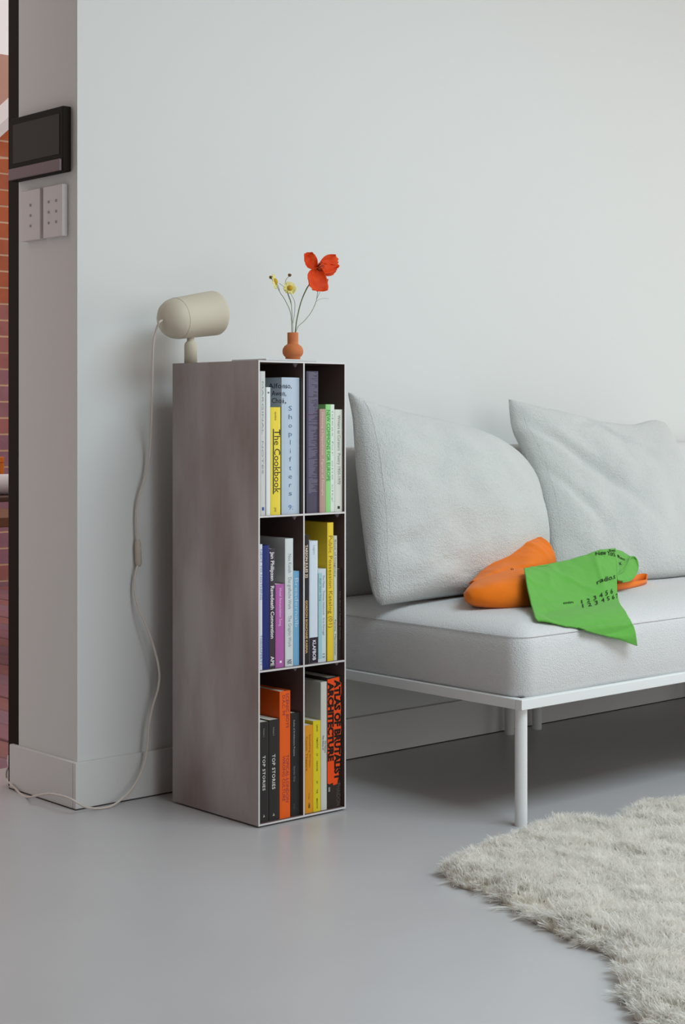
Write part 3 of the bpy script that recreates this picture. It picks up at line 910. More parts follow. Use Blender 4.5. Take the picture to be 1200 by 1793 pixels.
# ------------------------------------------------------------------ sofa
SX, SY, SXR = 0.6088, -0.7867, 3.02
sofa = thing('sofa', 'white metal-framed sofa with pale wool seat and back standing along the wall', 'sofa', (1.8, -0.4, 0))
FZ0, FZ1 = 0.2525, 0.2751
SYB = -0.022
fr = MB()
fr.box((SX, SY, FZ0), (SXR, SY + 0.02, FZ1)).box((SX, SYB - 0.02, FZ0), (SXR, SYB, FZ1)).box((SX, SY + 0.02, FZ0), (SX + 0.02, SYB - 0.02, FZ1)).box((SXR - 0.02, SY + 0.02, FZ0), (SXR, SYB - 0.02, FZ1))
fr.build('frame', WHITE_METAL, sofa, bevel=0.0015)
bx((SX + 0.02, SY + 0.02, FZ1 - 0.012), (SXR - 0.02, SYB - 0.02, FZ1 - 0.002)).build('platform', mat('brown_webbing_board', (0.10, 0.075, 0.06), 0.9), sofa)
for lx in (SX + 0.022, 1.365, 1.478, 2.2, SXR - 0.03):
    for ly in (SY + 0.022, SYB - 0.03):
        MB().lathe([(0, 0), (0.0135, 0), (0.0135, FZ0), (0, FZ0)], (lx, ly, 0), n=24).build('leg', WHITE_METAL, sofa, smooth=False)


def rring(x0, x1, y0, y1, r, z, n=9, nx=40, ny=16):
    """rounded rectangle ring with many points on its sides"""
    pts = []
    cs = [(x1 - r, y0 + r, -90), (x1 - r, y1 - r, 0), (x0 + r, y1 - r, 90), (x0 + r, y0 + r, 180)]
    for ci, (cx, cy, a0) in enumerate(cs):
        arc = []
        for i in range(n):
            a = math.radians(a0 + 90 * i / (n - 1))
            arc.append((cx + r * math.cos(a), cy + r * math.sin(a)))
        pts += arc
        nx_ = cs[(ci + 1) % 4]
        a1 = math.radians(nx_[2])
        q = (nx_[0] + r * math.cos(a1), nx_[1] + r * math.sin(a1))
        k = ny if ci in (0, 2) else nx
        for i in range(1, k):
            pts.append((arc[-1][0] + (q[0] - arc[-1][0]) * i / k, arc[-1][1] + (q[1] - arc[-1][1]) * i / k))
    return [(x, y, z) for x, y in pts]


def cushion(name, x0, x1, y0, y1, rows, m, parent, r=0.035, wob=0.0):
    """rows of (inset, z)"""
    vs, n = [], 0
    for ins, z in rows:
        rr = max(r - ins * 0.5, 0.006)
        ring = rring(x0 + ins, x1 - ins, y0 + ins, y1 - ins, rr, z)
        n = len(ring)
        for p in ring:
            nz = noise.noise(Vector((p[0] * 6, p[1] * 6, p[2] * 9)))
            vs.append((p[0] + nz * wob * 0.6, p[1] + nz * wob, p[2] + nz * wob))
    fs = []
    for j in range(len(rows) - 1):
        for i in range(n):
            a, b = j * n + i, j * n + (i + 1) % n
            fs.append((a, b, b + n, a + n))
    fs.append(tuple(range(n))[::-1])
    fs.append(tuple(range((len(rows) - 1) * n, len(rows) * n)))
    return MB().add(vs, fs).build(name, m, parent, smooth=True)


rows = [(0.03, FZ1 - 0.001), (0.010, FZ1), (0.006, FZ1 + 0.008), (0.002, 0.31), (0.0, 0.345), (0.002, 0.38), (0.006, 0.398), (0.009, 0.404), (0.015, 0.4105), (0.028, 0.418), (0.05, 0.426), (0.09, 0.433), (0.15, 0.437), (0.22, 0.439), (0.30, 0.440), (0.355, 0.440)]
cushion('seat_cushion', SX + 0.004, SXR - 0.004, SY + 0.004, SYB - 0.002, rows, SEAT_FAB, sofa, 0.045, 0.002)
sr = rring(SX + 0.0112, SXR - 0.0112, SY + 0.0112, SYB - 0.009, 0.041, 0.4045)
MB().tube(sr + [sr[0]], 0.0009, 6, caps=False).build('seam', SEAM, sofa, smooth=True)
brow = [(0.02, 0.425), (0.004, 0.44), (0.0, 0.48), (0.0, 0.72), (0.003, 0.775), (0.012, 0.793), (0.028, 0.800), (0.045, 0.802)]
cushion('back_cushion', SX + 0.01, SXR - 0.01, -0.118, -0.014, brow, SEAT_FAB, sofa, 0.03, 0.002)


# ------------------------------------------------------------------ scatter cushions
def curve_fn(pts):
    q = spline(pts, 10)
    L = [0.0]
    for a, b in zip(q, q[1:]):
        L.append(L[-1] + (b - a).length)

    def f(t):
        d = min(max(t, 0), 1) * L[-1]
        lo, hi = 0, len(L) - 1
        while hi - lo > 1:
            m_ = (lo + hi) // 2
            if L[m_] <= d:
                lo = m_
            else:
                hi = m_
        k = (d - L[lo]) / max(L[hi] - L[lo], 1e-9)
        return q[lo].lerp(q[hi], k)
    return f


def pillow(name, label, top, right, bottom, left, bf, bb, n=120, seed=0, folds=(), bump_amp=0.0009):
    """edge curves: top and bottom run left to right, left and right run top to bottom"""
    ft, fr_, fb, fl = curve_fn(top), curve_fn(right), curve_fn(bottom), curve_fn(left)
    TL, TR, BL, BR = Vector(top[0]), Vector(top[-1]), Vector(bottom[0]), Vector(bottom[-1])
    nrm = ((TR - BL).cross(TL - BR)).normalized()
    if nrm.y > 0:
        nrm = -nrm
    cs = [-math.cos(math.pi * i / (n - 1)) * 0.45 + (2 * i / (n - 1) - 1) * 0.55 for i in range(n)]
    ct = {c: (ft((c + 1) / 2), fb((c + 1) / 2), fl((1 - c) / 2), fr_((1 - c) / 2)) for c in cs}

    def coons(u, v):
        a, b = (u + 1) / 2, (v + 1) / 2
        T_, B_ = (ct[u][0], ct[u][1]) if u in ct else (ft(a), fb(a))
        L_, R_ = (ct[v][2], ct[v][3]) if v in ct else (fl(1 - b), fr_(1 - b))
        return T_ * b + B_ * (1 - b) + L_ * (1 - a) + R_ * a - ((TL * (1 - a) + TR * a) * b + (BL * (1 - a) + BR * a) * (1 - b))

    def pos(u, v, sgn):
        p = coons(u, v)
        q = max(0.0, (1 - u * u) * (1 - v * v))
        h = q ** 0.36
        amp = bf if sgn > 0 else -bb
        p = p + nrm * (amp * h)
        w = noise.noise(Vector((u * 1.7 + seed, v * 1.7, 0.3))) * 0.016 + noise.noise(Vector((u * 4.5, v * 4.0 + seed, 1.3))) * 0.006
        p += nrm * sgn * w * min(1, q * 3)
        if sgn > 0:
            for (fu, fv, ang, wid, ln, dep) in folds:
                du, dv = u - fu, v - fv
                c, s_ = math.cos(ang), math.sin(ang)
                al, ac = du * c + dv * s_, -du * s_ + dv * c
                p -= nrm * dep * math.exp(-(ac / wid) ** 2 - (al / ln) ** 2)
        p = p + nrm * sgn * bump_amp * (noise.noise(p * 150) + 0.7 * noise.noise(p * 320)) * min(1, q * 8)
        return p
    vs = []
    for sgn in (1, -1):
        for v in cs:
            for u in cs:
                vs.append(pos(u, v, sgn))
    fs = []
    for s_ in (0, 1):
        o = s_ * n * n
        for j in range(n - 1):
            for i in range(n - 1):
                a = o + j * n + i
                q = (a, a + 1, a + n + 1, a + n)
                fs.append(q if s_ == 0 else q[::-1])
    root = thing(name, label, 'cushion', (BL + BR) / 2, 'white boucle scatter cushions on the sofa')
    ob = MB().add(vs, fs).build('cover', BOUCLE, root, smooth=True, fix=False)
    bm = bmesh.new()
    bm.from_mesh(ob.data)
    bmesh.ops.remove_doubles(bm, verts=bm.verts, dist=0.0003)
    bmesh.ops.recalc_face_normals(bm, faces=bm.faces)
    bm.to_mesh(ob.data)
    bm.free()
    pts = [pos(-0.93, v, 1) + nrm * 0.0004 for v in [(-0.97 + 1.90 * i / 60) for i in range(61)]]
    MB().tube(pts, 0.0005, 5).build('seam', SEAM, root, smooth=True)
    return root


def edge(*pts):
    return [P(u, v, y=y) for u, v, y in pts]


pillow('scatter_cushion', 'white boucle cushion nearest the bookcase, its pointed corner up',
       edge((610, 687, -0.19), (640, 707, -0.185), (690, 724, -0.18), (760, 741, -0.17), (830, 760, -0.16), (882, 786, -0.15), (912, 815, -0.16)),
       edge((912, 815, -0.16), (929, 853, -0.19), (939, 900, -0.225), (946, 955, -0.265), (952, 1020, -0.31)),
       edge((668, 1060, -0.345), (740, 1050, -0.345), (820, 1041, -0.335), (900, 1030, -0.325), (952, 1020, -0.31)),
       edge((610, 687, -0.19), (621, 730, -0.205), (627, 794, -0.235), (636, 882, -0.275), (647, 985, -0.32), (656, 1040, -0.34), (668, 1060, -0.345)),
       0.105, 0.055, n=170, seed=2.0, folds=((-0.45, 0.55, -0.3, 0.10, 0.5, 0.007), (-0.72, -0.45, 0.5, 0.08, 0.35, 0.008), (-0.6, -0.75, 0.3, 0.07, 0.3, 0.006)))
pillow('scatter_cushion', 'white boucle cushion behind the two tote bags, partly hidden by another',
       edge((891, 699, -0.15), (921, 710, -0.16), (973, 724, -0.165), (1019, 733, -0.165), (1050, 742, -0.165), (1097, 747, -0.16), (1138, 738, -0.155), (1164, 741, -0.155)),
       edge((1164, 741, -0.155), (1175, 768, -0.175), (1190, 815, -0.215), (1202, 860, -0.26), (1216, 940, -0.35), (1225, 1005, -0.41)),
       edge((970, 1020, -0.32), (1040, 1019, -0.345), (1140, 1014, -0.385), (1225, 1005, -0.41)),
       edge((891, 699, -0.15), (899, 748, -0.165), (914, 780, -0.18), (930, 822, -0.20), (944, 875, -0.225), (958, 950, -0.27), (970, 1020, -0.32)),
       0.085, 0.05, n=150, seed=5.0, folds=((-0.45, 0.30, -0.75, 0.08, 0.6, 0.016), (0.05, 0.78, -0.55, 0.06, 0.35, 0.018), (-0.7, -0.1, -0.9, 0.07, 0.4, 0.010), (-0.2, 0.9, 0.4, 0.06, 0.3, 0.010)))


# ------------------------------------------------------------------ tote bags
def bicubic(ctrl):
    """Catmull-Rom surface through a rows x cols net of points"""
    R_, C_ = len(ctrl), len(ctrl[0])
    ctrl = [[Vector(p) for p in r] for r in ctrl]

    def cr(p0, p1, p2, p3, t):
        return 0.5 * ((2 * p1) + (p2 - p0) * t + (2 * p0 - 5 * p1 + 4 * p2 - p3) * t * t + (3 * p1 - p0 - 3 * p2 + p3) * t ** 3)

    def line(row, a):
        n = len(row)
        x = min(max(a, 0), 1) * (n - 1)
        i = min(int(x), n - 2)
        return cr(row[max(i - 1, 0)], row[i], row[i + 1], row[min(i + 2, n - 1)], x - i)
    return lambda a, b: line([line(r, a) for r in ctrl], b)


def seat_z(x, y):
    d = min(y - SY - 0.004, x - SX - 0.004)
    if d < 0:
        return -1.0
    top = [r_ for r_ in rows if r_[1] > 0.401]
    for (i0, z0), (i1, z1) in zip(top, top[1:]):
        if d <= i1:
            return z0 + (z1 - z0) * max(0.0, d - i0) / (i1 - i0)
    return top[-1][1]


def clear_seat(p, gap=0.005):
    """keep cloth lying on the seat instead of sinking into it"""
    step = (CAM - p).normalized() * 0.002
    k = 0
    while k < 120 and (p.z < seat_z(p.x, p.y) + gap or (p.z < 0.41 and SY - gap < p.y)):
        p = p + step
        k += 1
    if k:
        lo, hi = p - step, p
        for _ in range(7):
            mid_ = (lo + hi) * 0.5
            if mid_.z < seat_z(mid_.x, mid_.y) + gap or (mid_.z < 0.41 and SY - gap < mid_.y):
                lo = mid_
            else:
                hi = mid_
        p = hi
    return p


def cloth(name, fn, m, parent, nu=40, nv=40, th=0.0025, wr=0.002, seed=0.0, freq=28):
    def f2(a, b):
        p = fn(a, b)
        w = noise.noise(p * freq + Vector((seed, 0, 0))) * wr + noise.noise(p * freq * 2.6) * wr * 0.4
        w += max(0.0, 0.16 - abs(noise.noise(Vector((p.x * 9 + seed, p.y * 7, p.z * 9 + 3.7))))) * wr * 9
        return clear_seat(p + Vector((-0.45, -0.6, 0.65)) * w)
    o = MB().grid(f2, nu, nv).build(name, m, parent, smooth=True)
    md = o.modifiers.new('thickness', 'SOLIDIFY')
    md.thickness = th
    md.offset = 0
    return o, f2


ORANGE = mat('orange_cotton', S(238, 122, 24), 0.85, 0.15, bump=(900, 0.35, 0.0012), bump2=(45, 0.25, 0.006), sheen=0.15)
GREEN = mat('green_cotton', S(98, 172, 70), 0.85, 0.15, bump=(900, 0.35, 0.0012), bump2=(40, 0.25, 0.006), sheen=0.15)
ob_ = thing('tote_bag', 'folded orange cotton tote bag tucked under the green one on the sofa', 'bag', (1.0, -0.5, 0.43))
# lower roll: a soft closed lump
net = [
    [P(815, 1036, y=-0.44), P(812, 1040, y=-0.50), P(818, 1055, y=-0.50), P(840, 1058, y=-0.44), P(860, 1040, y=-0.36), P(840, 1018, y=-0.38)],
    [P(830, 1018, y=-0.46), P(824, 1034, y=-0.53), P(836, 1062, y=-0.53), P(865, 1060, y=-0.44), P(880, 1040, y=-0.36), P(860, 1006, y=-0.40)],
    [P(865, 1008, y=-0.48), P(862, 1026, y=-0.56), P(872, 1066, y=-0.56), P(900, 1062, y=-0.46), P(905, 1036, y=-0.38), P(890, 1000, y=-0.43)],
    [P(905, 1001, y=-0.50), P(905, 1022, y=-0.57), P(910, 1066, y=-0.58), P(935, 1060, y=-0.48), P(935, 1035, y=-0.40), P(920, 998, y=-0.45)],
    [P(945, 1001, y=-0.50), P(946, 1020, y=-0.56), P(948, 1062, y=-0.58), P(965, 1056, y=-0.50), P(965, 1035, y=-0.42), P(955, 1000, y=-0.46)],
    [P(975, 1010, y=-0.50), P(976, 1025, y=-0.54), P(978, 1055, y=-0.56), P(985, 1050, y=-0.50), P(985, 1035, y=-0.46), P(980, 1012, y=-0.48)],
]
for r_ in net:
    r_.append(r_[0].copy())
# smooth closed loop around, straight along
fnb = bicubic(net)
m = MB()


def flump(a, b):
    p = fnb(a, b)
    p = p + Vector((-0.4, -0.6, 0.6)) * (noise.noise(p * 30) * 0.0035 + noise.noise(p * 80) * 0.0010)
    p.z = max(p.z, seat_z(p.x, p.y) + 0.001)
    return p


m.grid(flump, 48, 40)
nn = len(m.v)
m.f.append(tuple(range(47)))
m.f.append(tuple(range(nn - 48, nn - 1)))
m.mi += [0, 0]
lump = m.build('bag_body', ORANGE, ob_, smooth=True)
fold = bicubic([
    [P(822, 1022, y=-0.42), P(850, 996, y=-0.39), P(885, 968, y=-0.36), P(925, 946, y=-0.35), P(948, 941, y=-0.36)],
    [P(824, 1020, y=-0.44), P(858, 1000, y=-0.42), P(893, 975, y=-0.39), P(932, 952, y=-0.38), P(962, 952, y=-0.39)],
    [P(830, 1018, y=-0.46), P(864, 1004, y=-0.45), P(900, 988, y=-0.43), P(938, 968, y=-0.42), P(971, 972, y=-0.41)],
    [P(838, 1020, y=-0.46), P(872, 1010, y=-0.46), P(905, 1000, y=-0.46), P(942, 988, y=-0.45), P(974, 990, y=-0.42)],
    [P(845, 1024, y=-0.45), P(880, 1018, y=-0.45), P(910, 1012, y=-0.45), P(948, 1006, y=-0.44), P(976, 1008, y=-0.42)]])
cloth('fold', fold, ORANGE, ob_, 40, 30, 0.004, 0.003, 3.0, 22)
back = bicubic([
    [P(948, 941, y=-0.36), P(925, 946, y=-0.35), P(885, 968, y=-0.36), P(850, 996, y=-0.39), P(822, 1022, y=-0.42)],
    [P(965, 955, y=-0.35), P(930, 962, y=-0.335), P(890, 980, y=-0.345), P(855, 1004, y=-0.375), P(826, 1026, y=-0.41)],
    [P(976, 1008, y=-0.37), P(940, 1010, y=-0.35), P(900, 1014, y=-0.36), P(865, 1022, y=-0.385), P(835, 1030, y=-0.42)]])
cloth('fold', back, ORANGE, ob_, 30, 16, 0.003, 0.002, 6.0, 22)
# strap loop lying on the seat to the right
strap_c = [P(1060, 1020, y=-0.50), P(1082, 1023, y=-0.50), P(1104, 1020, y=-0.47), P(1122, 1016, y=-0.44), P(1133, 1022, y=-0.45), P(1124, 1030, y=-0.48), P(1104, 1032, y=-0.50), P(1082, 1036, y=-0.52), P(1060, 1038, y=-0.53)]
sp = spline(strap_c, 8)
wd = [0.013 + 0.004 * math.sin(i * 0.12) for i in range(len(sp))]
base_z = [0.4412 + (0.004 if i < 30 else 0.0) for i in range(len(sp))]
m = MB()
vs = []
for i, p in enumerate(sp):
    hgt = 0.024 if i < 36 else 0.012 + 0.010 * (i - 36) / 30
    t_ = i / (len(sp) - 1)
    q = Vector((p.x, p.y, max(p.z - 0.008, 0.4415)))
    vs += [q, q + Vector((0.002, 0.004 * math.sin(i * 0.3), hgt))]
fs = [(2 * i, 2 * i + 2, 2 * i + 3, 2 * i + 1) for i in range(len(sp) - 1)]
so_ = m.add(vs, fs).build('strap', ORANGE, ob_, smooth=True)
md = so_.modifiers.new('thickness', 'SOLIDIFY')
md.thickness = 0.0025
MB().lathe([(0.0028, 0.0), (0.0034, 0.0008), (0.0026, 0.0016), (0.0016, 0.0014)], P(897, 997, y=-0.468), (-0.4, -0.6, 0.5), 14).build('eyelet', mat('dark_eyelet', S(60, 45, 30), 0.5, metal=0.5), ob_, smooth=True)

gb = thing('tote_bag', 'bright green cotton tote bag with black print hanging over the seat edge', 'bag', (1.0, -0.62, 0.44))
front = bicubic([
    [P(919, 996, y=-0.545), P(950, 991, y=-0.53), P(985, 984, y=-0.52), P(1020, 974, y=-0.515), P(1055, 963, y=-0.51), P(1078, 961, y=-0.505)],
    [P(921, 1008, y=-0.585), P(952, 1006, y=-0.57), P(987, 1003, y=-0.56), P(1022, 996, y=-0.555), P(1057, 986, y=-0.55), P(1079, 985, y=-0.54)],
    [P(925, 1030, y=-0.62), P(955, 1031, y=-0.61), P(990, 1030, y=-0.605), P(1025, 1026, y=-0.60), P(1058, 1018, y=-0.595), P(1080, 1016, y=-0.59)],
    [P(930, 1052, y=-0.655), P(960, 1054, y=-0.655), P(995, 1056, y=-0.655), P(1030, 1056, y=-0.65), P(1062, 1050, y=-0.65), P(1083, 1050, y=-0.65)],
    [P(935, 1072, y=-0.695), P(965, 1078, y=-0.705), P(1000, 1082, y=-0.71), P(1036, 1085, y=-0.71), P(1072, 1082, y=-0.715), P(1098, 1076, y=-0.715)],
    [P(940, 1086, y=-0.735), P(970, 1092, y=-0.750), P(1007, 1098, y=-0.762), P(1042, 1106, y=-0.777), P(1078, 1109, y=-0.792), P(1111, 1102, y=-0.797)],
    [P(952, 1089, y=-0.728), P(984, 1096, y=-0.748), P(1020, 1103, y=-0.767), P(1055, 1112, y=-0.790), P(1092, 1122, y=-0.802), P(1116, 1131, y=-0.808)]])
GRF, gfn = cloth('bag_front', front, GREEN, gb, 70, 60, 0.003, 0.0028, 1.0, 20)
rear = bicubic([
    [P(919, 996, y=-0.545), P(960, 990, y=-0.53), P(1000, 981, y=-0.52), P(1040, 968, y=-0.512), P(1078, 961, y=-0.505)],
    [P(924, 1003, y=-0.53), P(962, 998, y=-0.50), P(1002, 990, y=-0.49), P(1042, 980, y=-0.485), P(1079, 975, y=-0.48)],
    [P(934, 1040, y=-0.54), P(970, 1038, y=-0.50), P(1008, 1034, y=-0.49), P(1046, 1028, y=-0.485), P(1080, 1024, y=-0.49)],
    [P(942, 1066, y=-0.60), P(978, 1064, y=-0.56), P(1014, 1060, y=-0.55), P(1050, 1054, y=-0.55), P(1082, 1048, y=-0.57)]])
cloth('bag_back', rear, GREEN, gb, 40, 30, 0.003, 0.002, 4.0, 20)
# the bag mouth curls round at the right
curl = bicubic([
    [P(1077, 962, y=-0.508), P(1090, 966, y=-0.47), P(1103, 974, y=-0.45), P(1112, 976, y=-0.46), P(1116, 982, y=-0.475)],
    [P(1079, 985, y=-0.535), P(1089, 986, y=-0.50), P(1102, 985, y=-0.485), P(1112, 988, y=-0.48), P(1117, 994, y=-0.49)],
    [P(1080, 1002, y=-0.55), P(1090, 1003, y=-0.525), P(1102, 1004, y=-0.515), P(1110, 1005, y=-0.51), P(1114, 1006, y=-0.51)],
    [P(1081, 1016, y=-0.565), P(1091, 1018, y=-0.555), P(1100, 1017, y=-0.545), P(1106, 1015, y=-0.53), P(1109, 1012, y=-0.525)]])
cg, cfn = cloth('bag_mouth', curl, GREEN, gb, 26, 26, 0.003, 0.0012, 2.0, 26)
lip = spline([P(1080, 1006, y=-0.553), P(1090, 1000, y=-0.54), P(1100, 986, y=-0.52), P(1104, 977, y=-0.47), P(1111, 975, y=-0.465), P(1117, 984, y=-0.475), P(1117, 998, y=-0.495), P(1111, 1010, y=-0.515), P(1102, 1017, y=-0.545), P(1090, 1019, y=-0.56)], 7)
MB().tube(lip, 0.0019, 6).build('hem', GREEN, gb, smooth=True)
# hem along the left edge and the bottom edge
MB().tube([gfn(0.0, i / 30) + Vector((-0.001, -0.001, 0)) for i in range(31)], 0.0024, 6).build('hem', GREEN, gb, smooth=True)
PRINT = mat('black_bag_print', S(38, 62, 34), 0.8, 0.1)


def invert(fn, u, v, a=0.5, b=0.5):
    """surface parameters seen at image point (u, v)"""
    def pr(a, b):
        d = fn(a, b) - CAM
        t = d.dot(_fw)
        return 600 + F_PX * d.dot(_ax) / t, HORIZON - F_PX * d.z / t
    for _ in range(25):
        p = pr(a, b)
        e = 1e-3
        pa, pb = pr(a + e, b), pr(a, b + e)
        J = np.array([[(pa[0] - p[0]) / e, (pb[0] - p[0]) / e], [(pa[1] - p[1]) / e, (pb[1] - p[1]) / e]])
        try:
            s = np.linalg.solve(J, [u - p[0], v - p[1]])
        except Exception:
            break
        a, b = min(max(a + s[0], 0.002), 0.998), min(max(b + s[1], 0.002), 0.998)
    return a, b


def print_on(fn, base, s, p0, p1, hgt, parent, spacing=1.0, name='print', bold=0.02, off=0.0024):
    """print s on the cloth so that its baseline runs p0 -> p1"""
    a0, b0 = invert(base, *p0)
    a1, b1 = invert(base, *p1)
    ah, bh = invert(base, p0[0] - 1.0, p0[1] - hgt)
    co, fs = text_shape(s, spacing, bold)
    m = MB()

    def f(a, c):
        A, B = a0 + (a1 - a0) * a + (ah - a0) * c, b0 + (b1 - b0) * a + (bh - b0) * c
        A, B = min(max(A, 0.001), 0.999), min(max(B, 0.001), 0.999)
        p = fn(A, B)
        e = 0.02
        n_ = (fn(min(A + e, 1), B) - fn(max(A - e, 0), B)).cross(fn(A, min(B + e, 1)) - fn(A, max(B - e, 0))).normalized()
        if n_.dot(CAM - p) < 0:
            n_ = -n_
        return p + n_ * off
    text_map(m, s, f, spacing, bold)
    m.build(name, PRINT, parent, fix=False)


print_on(gfn, front, 'radio.t', (1045, 1025), (1077, 1014), 7.5, gb)
print_on(gfn, front, '1 2 3 4 5 6', (1018, 1059), (1073, 1040), 6.6, gb, 1.1)
print_on(gfn, front, '1 2 3 4 5 6 7', (1020, 1067), (1082, 1048), 6.6, gb, 1.1)
print_on(gfn, front, 'min', (987, 1059), (1004, 1057), 4.0, gb)
print_on(gfn, front, 'New York', (1043, 975), (1077, 976), 5.5, gb)
print_on(gfn, front, 'Sat', (1066, 968), (1077, 967), 4.5, gb)
print_on(cfn, curl, 'Rao', (1081, 976), (1094, 982), 5.0, gb, off=0.0026)
print_on(cfn, curl, 'X', (1083, 990), (1088, 989), 5.0, gb, off=0.0026)

# ------------------------------------------------------------------ sheepskin rug
_far = [(802, 1493), (830, 1473), (880, 1456), (925, 1442), (960, 1431), (1000, 1425), (1048, 1431), (1072, 1429), (1095, 1408), (1130, 1397), (1200, 1395)]
_near = [(1128, 1793), (1108, 1765), (1088, 1730), (1082, 1697), (1066, 1668), (1020, 1652), (960, 1624), (905, 1594), (850, 1562), (800, 1547), (776, 1524)]
rp = [P(u, v, z=0.034) for u, v in _far] + [Vector(q) for q in ((1.22, -0.92, 0), (1.20, -1.15, 0), (1.24, -1.4, 0), (1.22, -1.7, 0), (1.05, -1.9, 0), (0.8, -1.95, 0), (0.5, -2.02, 0), (0.2, -2.08, 0), (-0.03, -2.02, 0), (-0.14, -1.86, 0))] + [P(u, v, z=0.006) for u, v in _near]
rp = [Vector((p.x, p.y, 0)) for p in rp]
closed = spline(rp + [rp[0]], 8)[:-1]
poly = np.array([(p.x, p.y) for p in closed])
cen2 = poly.mean(0)
rug = thing('sheepskin_rug', 'shaggy cream sheepskin rug lying on the floor in front of the sofa', 'rug', (0.55, -1.45, 0))
m = MB()
ring_n = len(poly)
vs = []
lev = [(1.0, 0.0005), (0.985, 0.008), (0.95, 0.014), (0.85, 0.018), (0.6, 0.018), (0.3, 0.018), (0.05, 0.018)]
for s_, z in lev:
    for x, y in poly:
        nx_, ny_ = cen2[0] + (x - cen2[0]) * s_, cen2[1] + (y - cen2[1]) * s_
        zz = z * (1 + 0.25 * noise.noise(Vector((nx_ * 7, ny_ * 7, 0)))) if z > 0.01 else z
        vs.append((nx_, ny_, zz))
fs = []
for j in range(len(lev) - 1):
    for i in range(ring_n):
        a, b = j * ring_n + i, j * ring_n + (i + 1) % ring_n
        fs.append((a, b, b + ring_n, a + ring_n))
fs.append(tuple(range((len(lev) - 1) * ring_n, len(lev) * ring_n)))
fs.append(tuple(range(ring_n))[::-1])
m.add(vs, fs)
m.build('hide', mat('tan_hide', (0.80, 0.74, 0.62), 0.95, bump=(120, 0.5, 0.006)), rug, smooth=True)


def inside_poly(pts):
    x, y = pts[:, 0], pts[:, 1]
    res = np.zeros(len(pts), bool)
    j = len(poly) - 1
    for i in range(len(poly)):
        xi, yi = poly[i]
        xj, yj = poly[j]
        c = ((yi > y) != (yj > y)) & (x < (xj - xi) * (y - yi) / (yj - yi + 1e-12) + xi)
        res ^= c
        j = i
    return res


def edge_info(pts):
    """distance to the outline and the outward direction there"""
    d = np.full(len(pts), 9.0)
    nearest = np.zeros((len(pts), 2))
    for i in range(len(poly)):
        a, b = poly[i], poly[(i + 1) % len(poly)]
        ab = b - a
        t = np.clip(((pts - a) @ ab) / (ab @ ab), 0, 1)
        q = a + t[:, None] * ab
        dd = np.hypot(*(pts - q).T)
        k_ = dd < d
        d[k_] = dd[k_]
        nearest[k_] = q[k_]
    o = nearest - pts
    o /= np.maximum(np.hypot(o[:, 0], o[:, 1])[:, None], 1e-6)
    return d, o


NC, PER = 11000, 24
cl = rng.uniform(poly.min(0), poly.max(0), (NC * 3, 2))
cl = cl[inside_poly(cl)][:NC]
NC = len(cl)
dc, oc_ = edge_info(cl)
edge_w = np.clip(1 - dc / 0.045, 0, 1)
flow = np.array([[noise.noise(Vector((x * 6, y * 6, 1))), noise.noise(Vector((x * 6, y * 6, 9)))] for x, y in cl])
lean = oc_ * (edge_w ** 1.1)[:, None] * 0.55 + rng.normal(0, 0.22, (NC, 2)) + flow * 0.28
cup_ = np.array([noise.noise(Vector((x * 11, y * 11, 5))) for x, y in cl])
clen = 0.040 * rng.uniform(0.85, 1.12, NC) * (1 + 0.22 * cup_) * (1 - 0.12 * edge_w)
ph = rng.uniform(0, 6.28, NC)
idx = np.repeat(np.arange(NC), PER)
NH = len(idx)
root = cl[idx] + rng.normal(0, 0.0078, (NH, 2))
ok = inside_poly(root)
root[~ok] = cl[idx][~ok]
ln_ = lean[idx] + rng.normal(0, 0.16, (NH, 2))
L_ = clen[idx] * rng.uniform(0.75, 1.1, NH)
zbase = 0.016 * np.clip(dc[idx] / 0.03, 0.1, 1) + 0.010 * np.array([noise.noise(Vector((x * 13, y * 13, 2))) + 0.6 * noise.noise(Vector((x * 31, y * 31, 4))) for x, y in cl])[idx] * np.clip(dc[idx] / 0.04, 0, 1)
levels = []
lam = np.sqrt(np.maximum(0.10, 1 - np.clip(np.hypot(*ln_.T), 0, 0.95) ** 2))
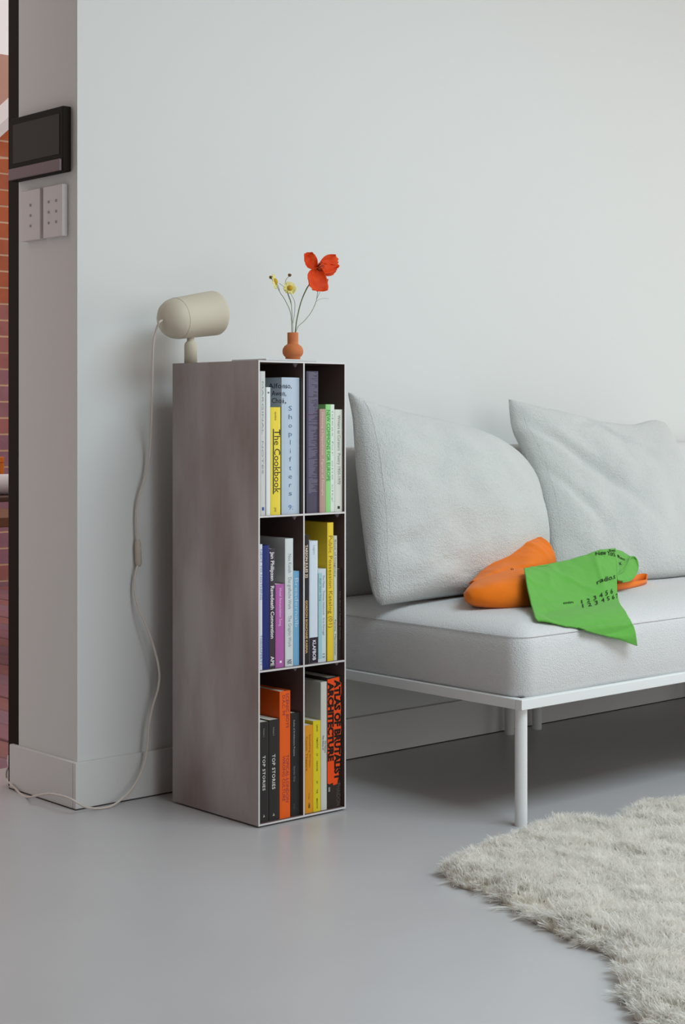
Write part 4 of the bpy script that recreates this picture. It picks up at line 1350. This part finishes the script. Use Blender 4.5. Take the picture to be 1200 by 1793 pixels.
for k_, s_ in enumerate((0.0, 0.35, 0.7, 1.0)):
    hxy = cl[idx] + (root - cl[idx]) * (1 - 0.40 * s_)
    hxy = hxy + ln_ * (L_ * s_ * (0.6 + 0.5 * s_))[:, None]
    curl_ = 0.0060 * s_
    hxy[:, 0] += curl_ * np.sin(ph[idx] + 5.5 * s_)
    hxy[:, 1] += curl_ * np.cos(ph[idx] + 5.5 * s_)
    hxy += rng.normal(0, 0.0016 * s_ + 1e-6, (NH, 2))
    hz = zbase + L_ * lam * (1.15 * s_ - 0.42 * s_ * s_)
    hz = hz - 0.007 * edge_w[idx] * s_ * s_
    levels.append(np.column_stack([hxy, np.maximum(hz, 0.002)]))
sd = rng.uniform(0, math.pi, NH)
side = np.column_stack([np.cos(sd), np.sin(sd), np.zeros(NH)])
wds = (0.0008, 0.0009, 0.0007)
V = []
for k_ in range(3):
    V += [levels[k_] - side * wds[k_], levels[k_] + side * wds[k_]]
V.append(levels[3])
VV = np.stack(V, 1).reshape(-1, 3) - np.array(rug.location)
bi = np.arange(NH)[:, None] * 7
quads = np.concatenate([bi + np.array([[0, 1, 3, 2]]), bi + np.array([[2, 3, 5, 4]])], 0)
tris = bi + np.array([[4, 5, 6]])
me = bpy.data.meshes.new('fleece')
me.vertices.add(len(VV))
me.vertices.foreach_set('co', VV.ravel())
nl = quads.size + tris.size
me.loops.add(nl)
me.loops.foreach_set('vertex_index', np.concatenate([quads.ravel(), tris.ravel()]).astype(np.int32))
npoly = len(quads) + len(tris)
me.polygons.add(npoly)
starts = np.concatenate([np.arange(len(quads)) * 4, quads.size + np.arange(len(tris)) * 3]).astype(np.int32)
me.polygons.foreach_set('loop_start', starts)
me.update(calc_edges=True)
me.polygons.foreach_set('use_smooth', np.ones(npoly, bool))
me.materials.append(mat('cream_wool', (0.97, 0.955, 0.91), 0.8, 0.1, trans=0.5))
fo = bpy.data.objects.new('fleece', me)
C.objects.link(fo)
fo.parent = rug
fo['kind'] = 'stuff'
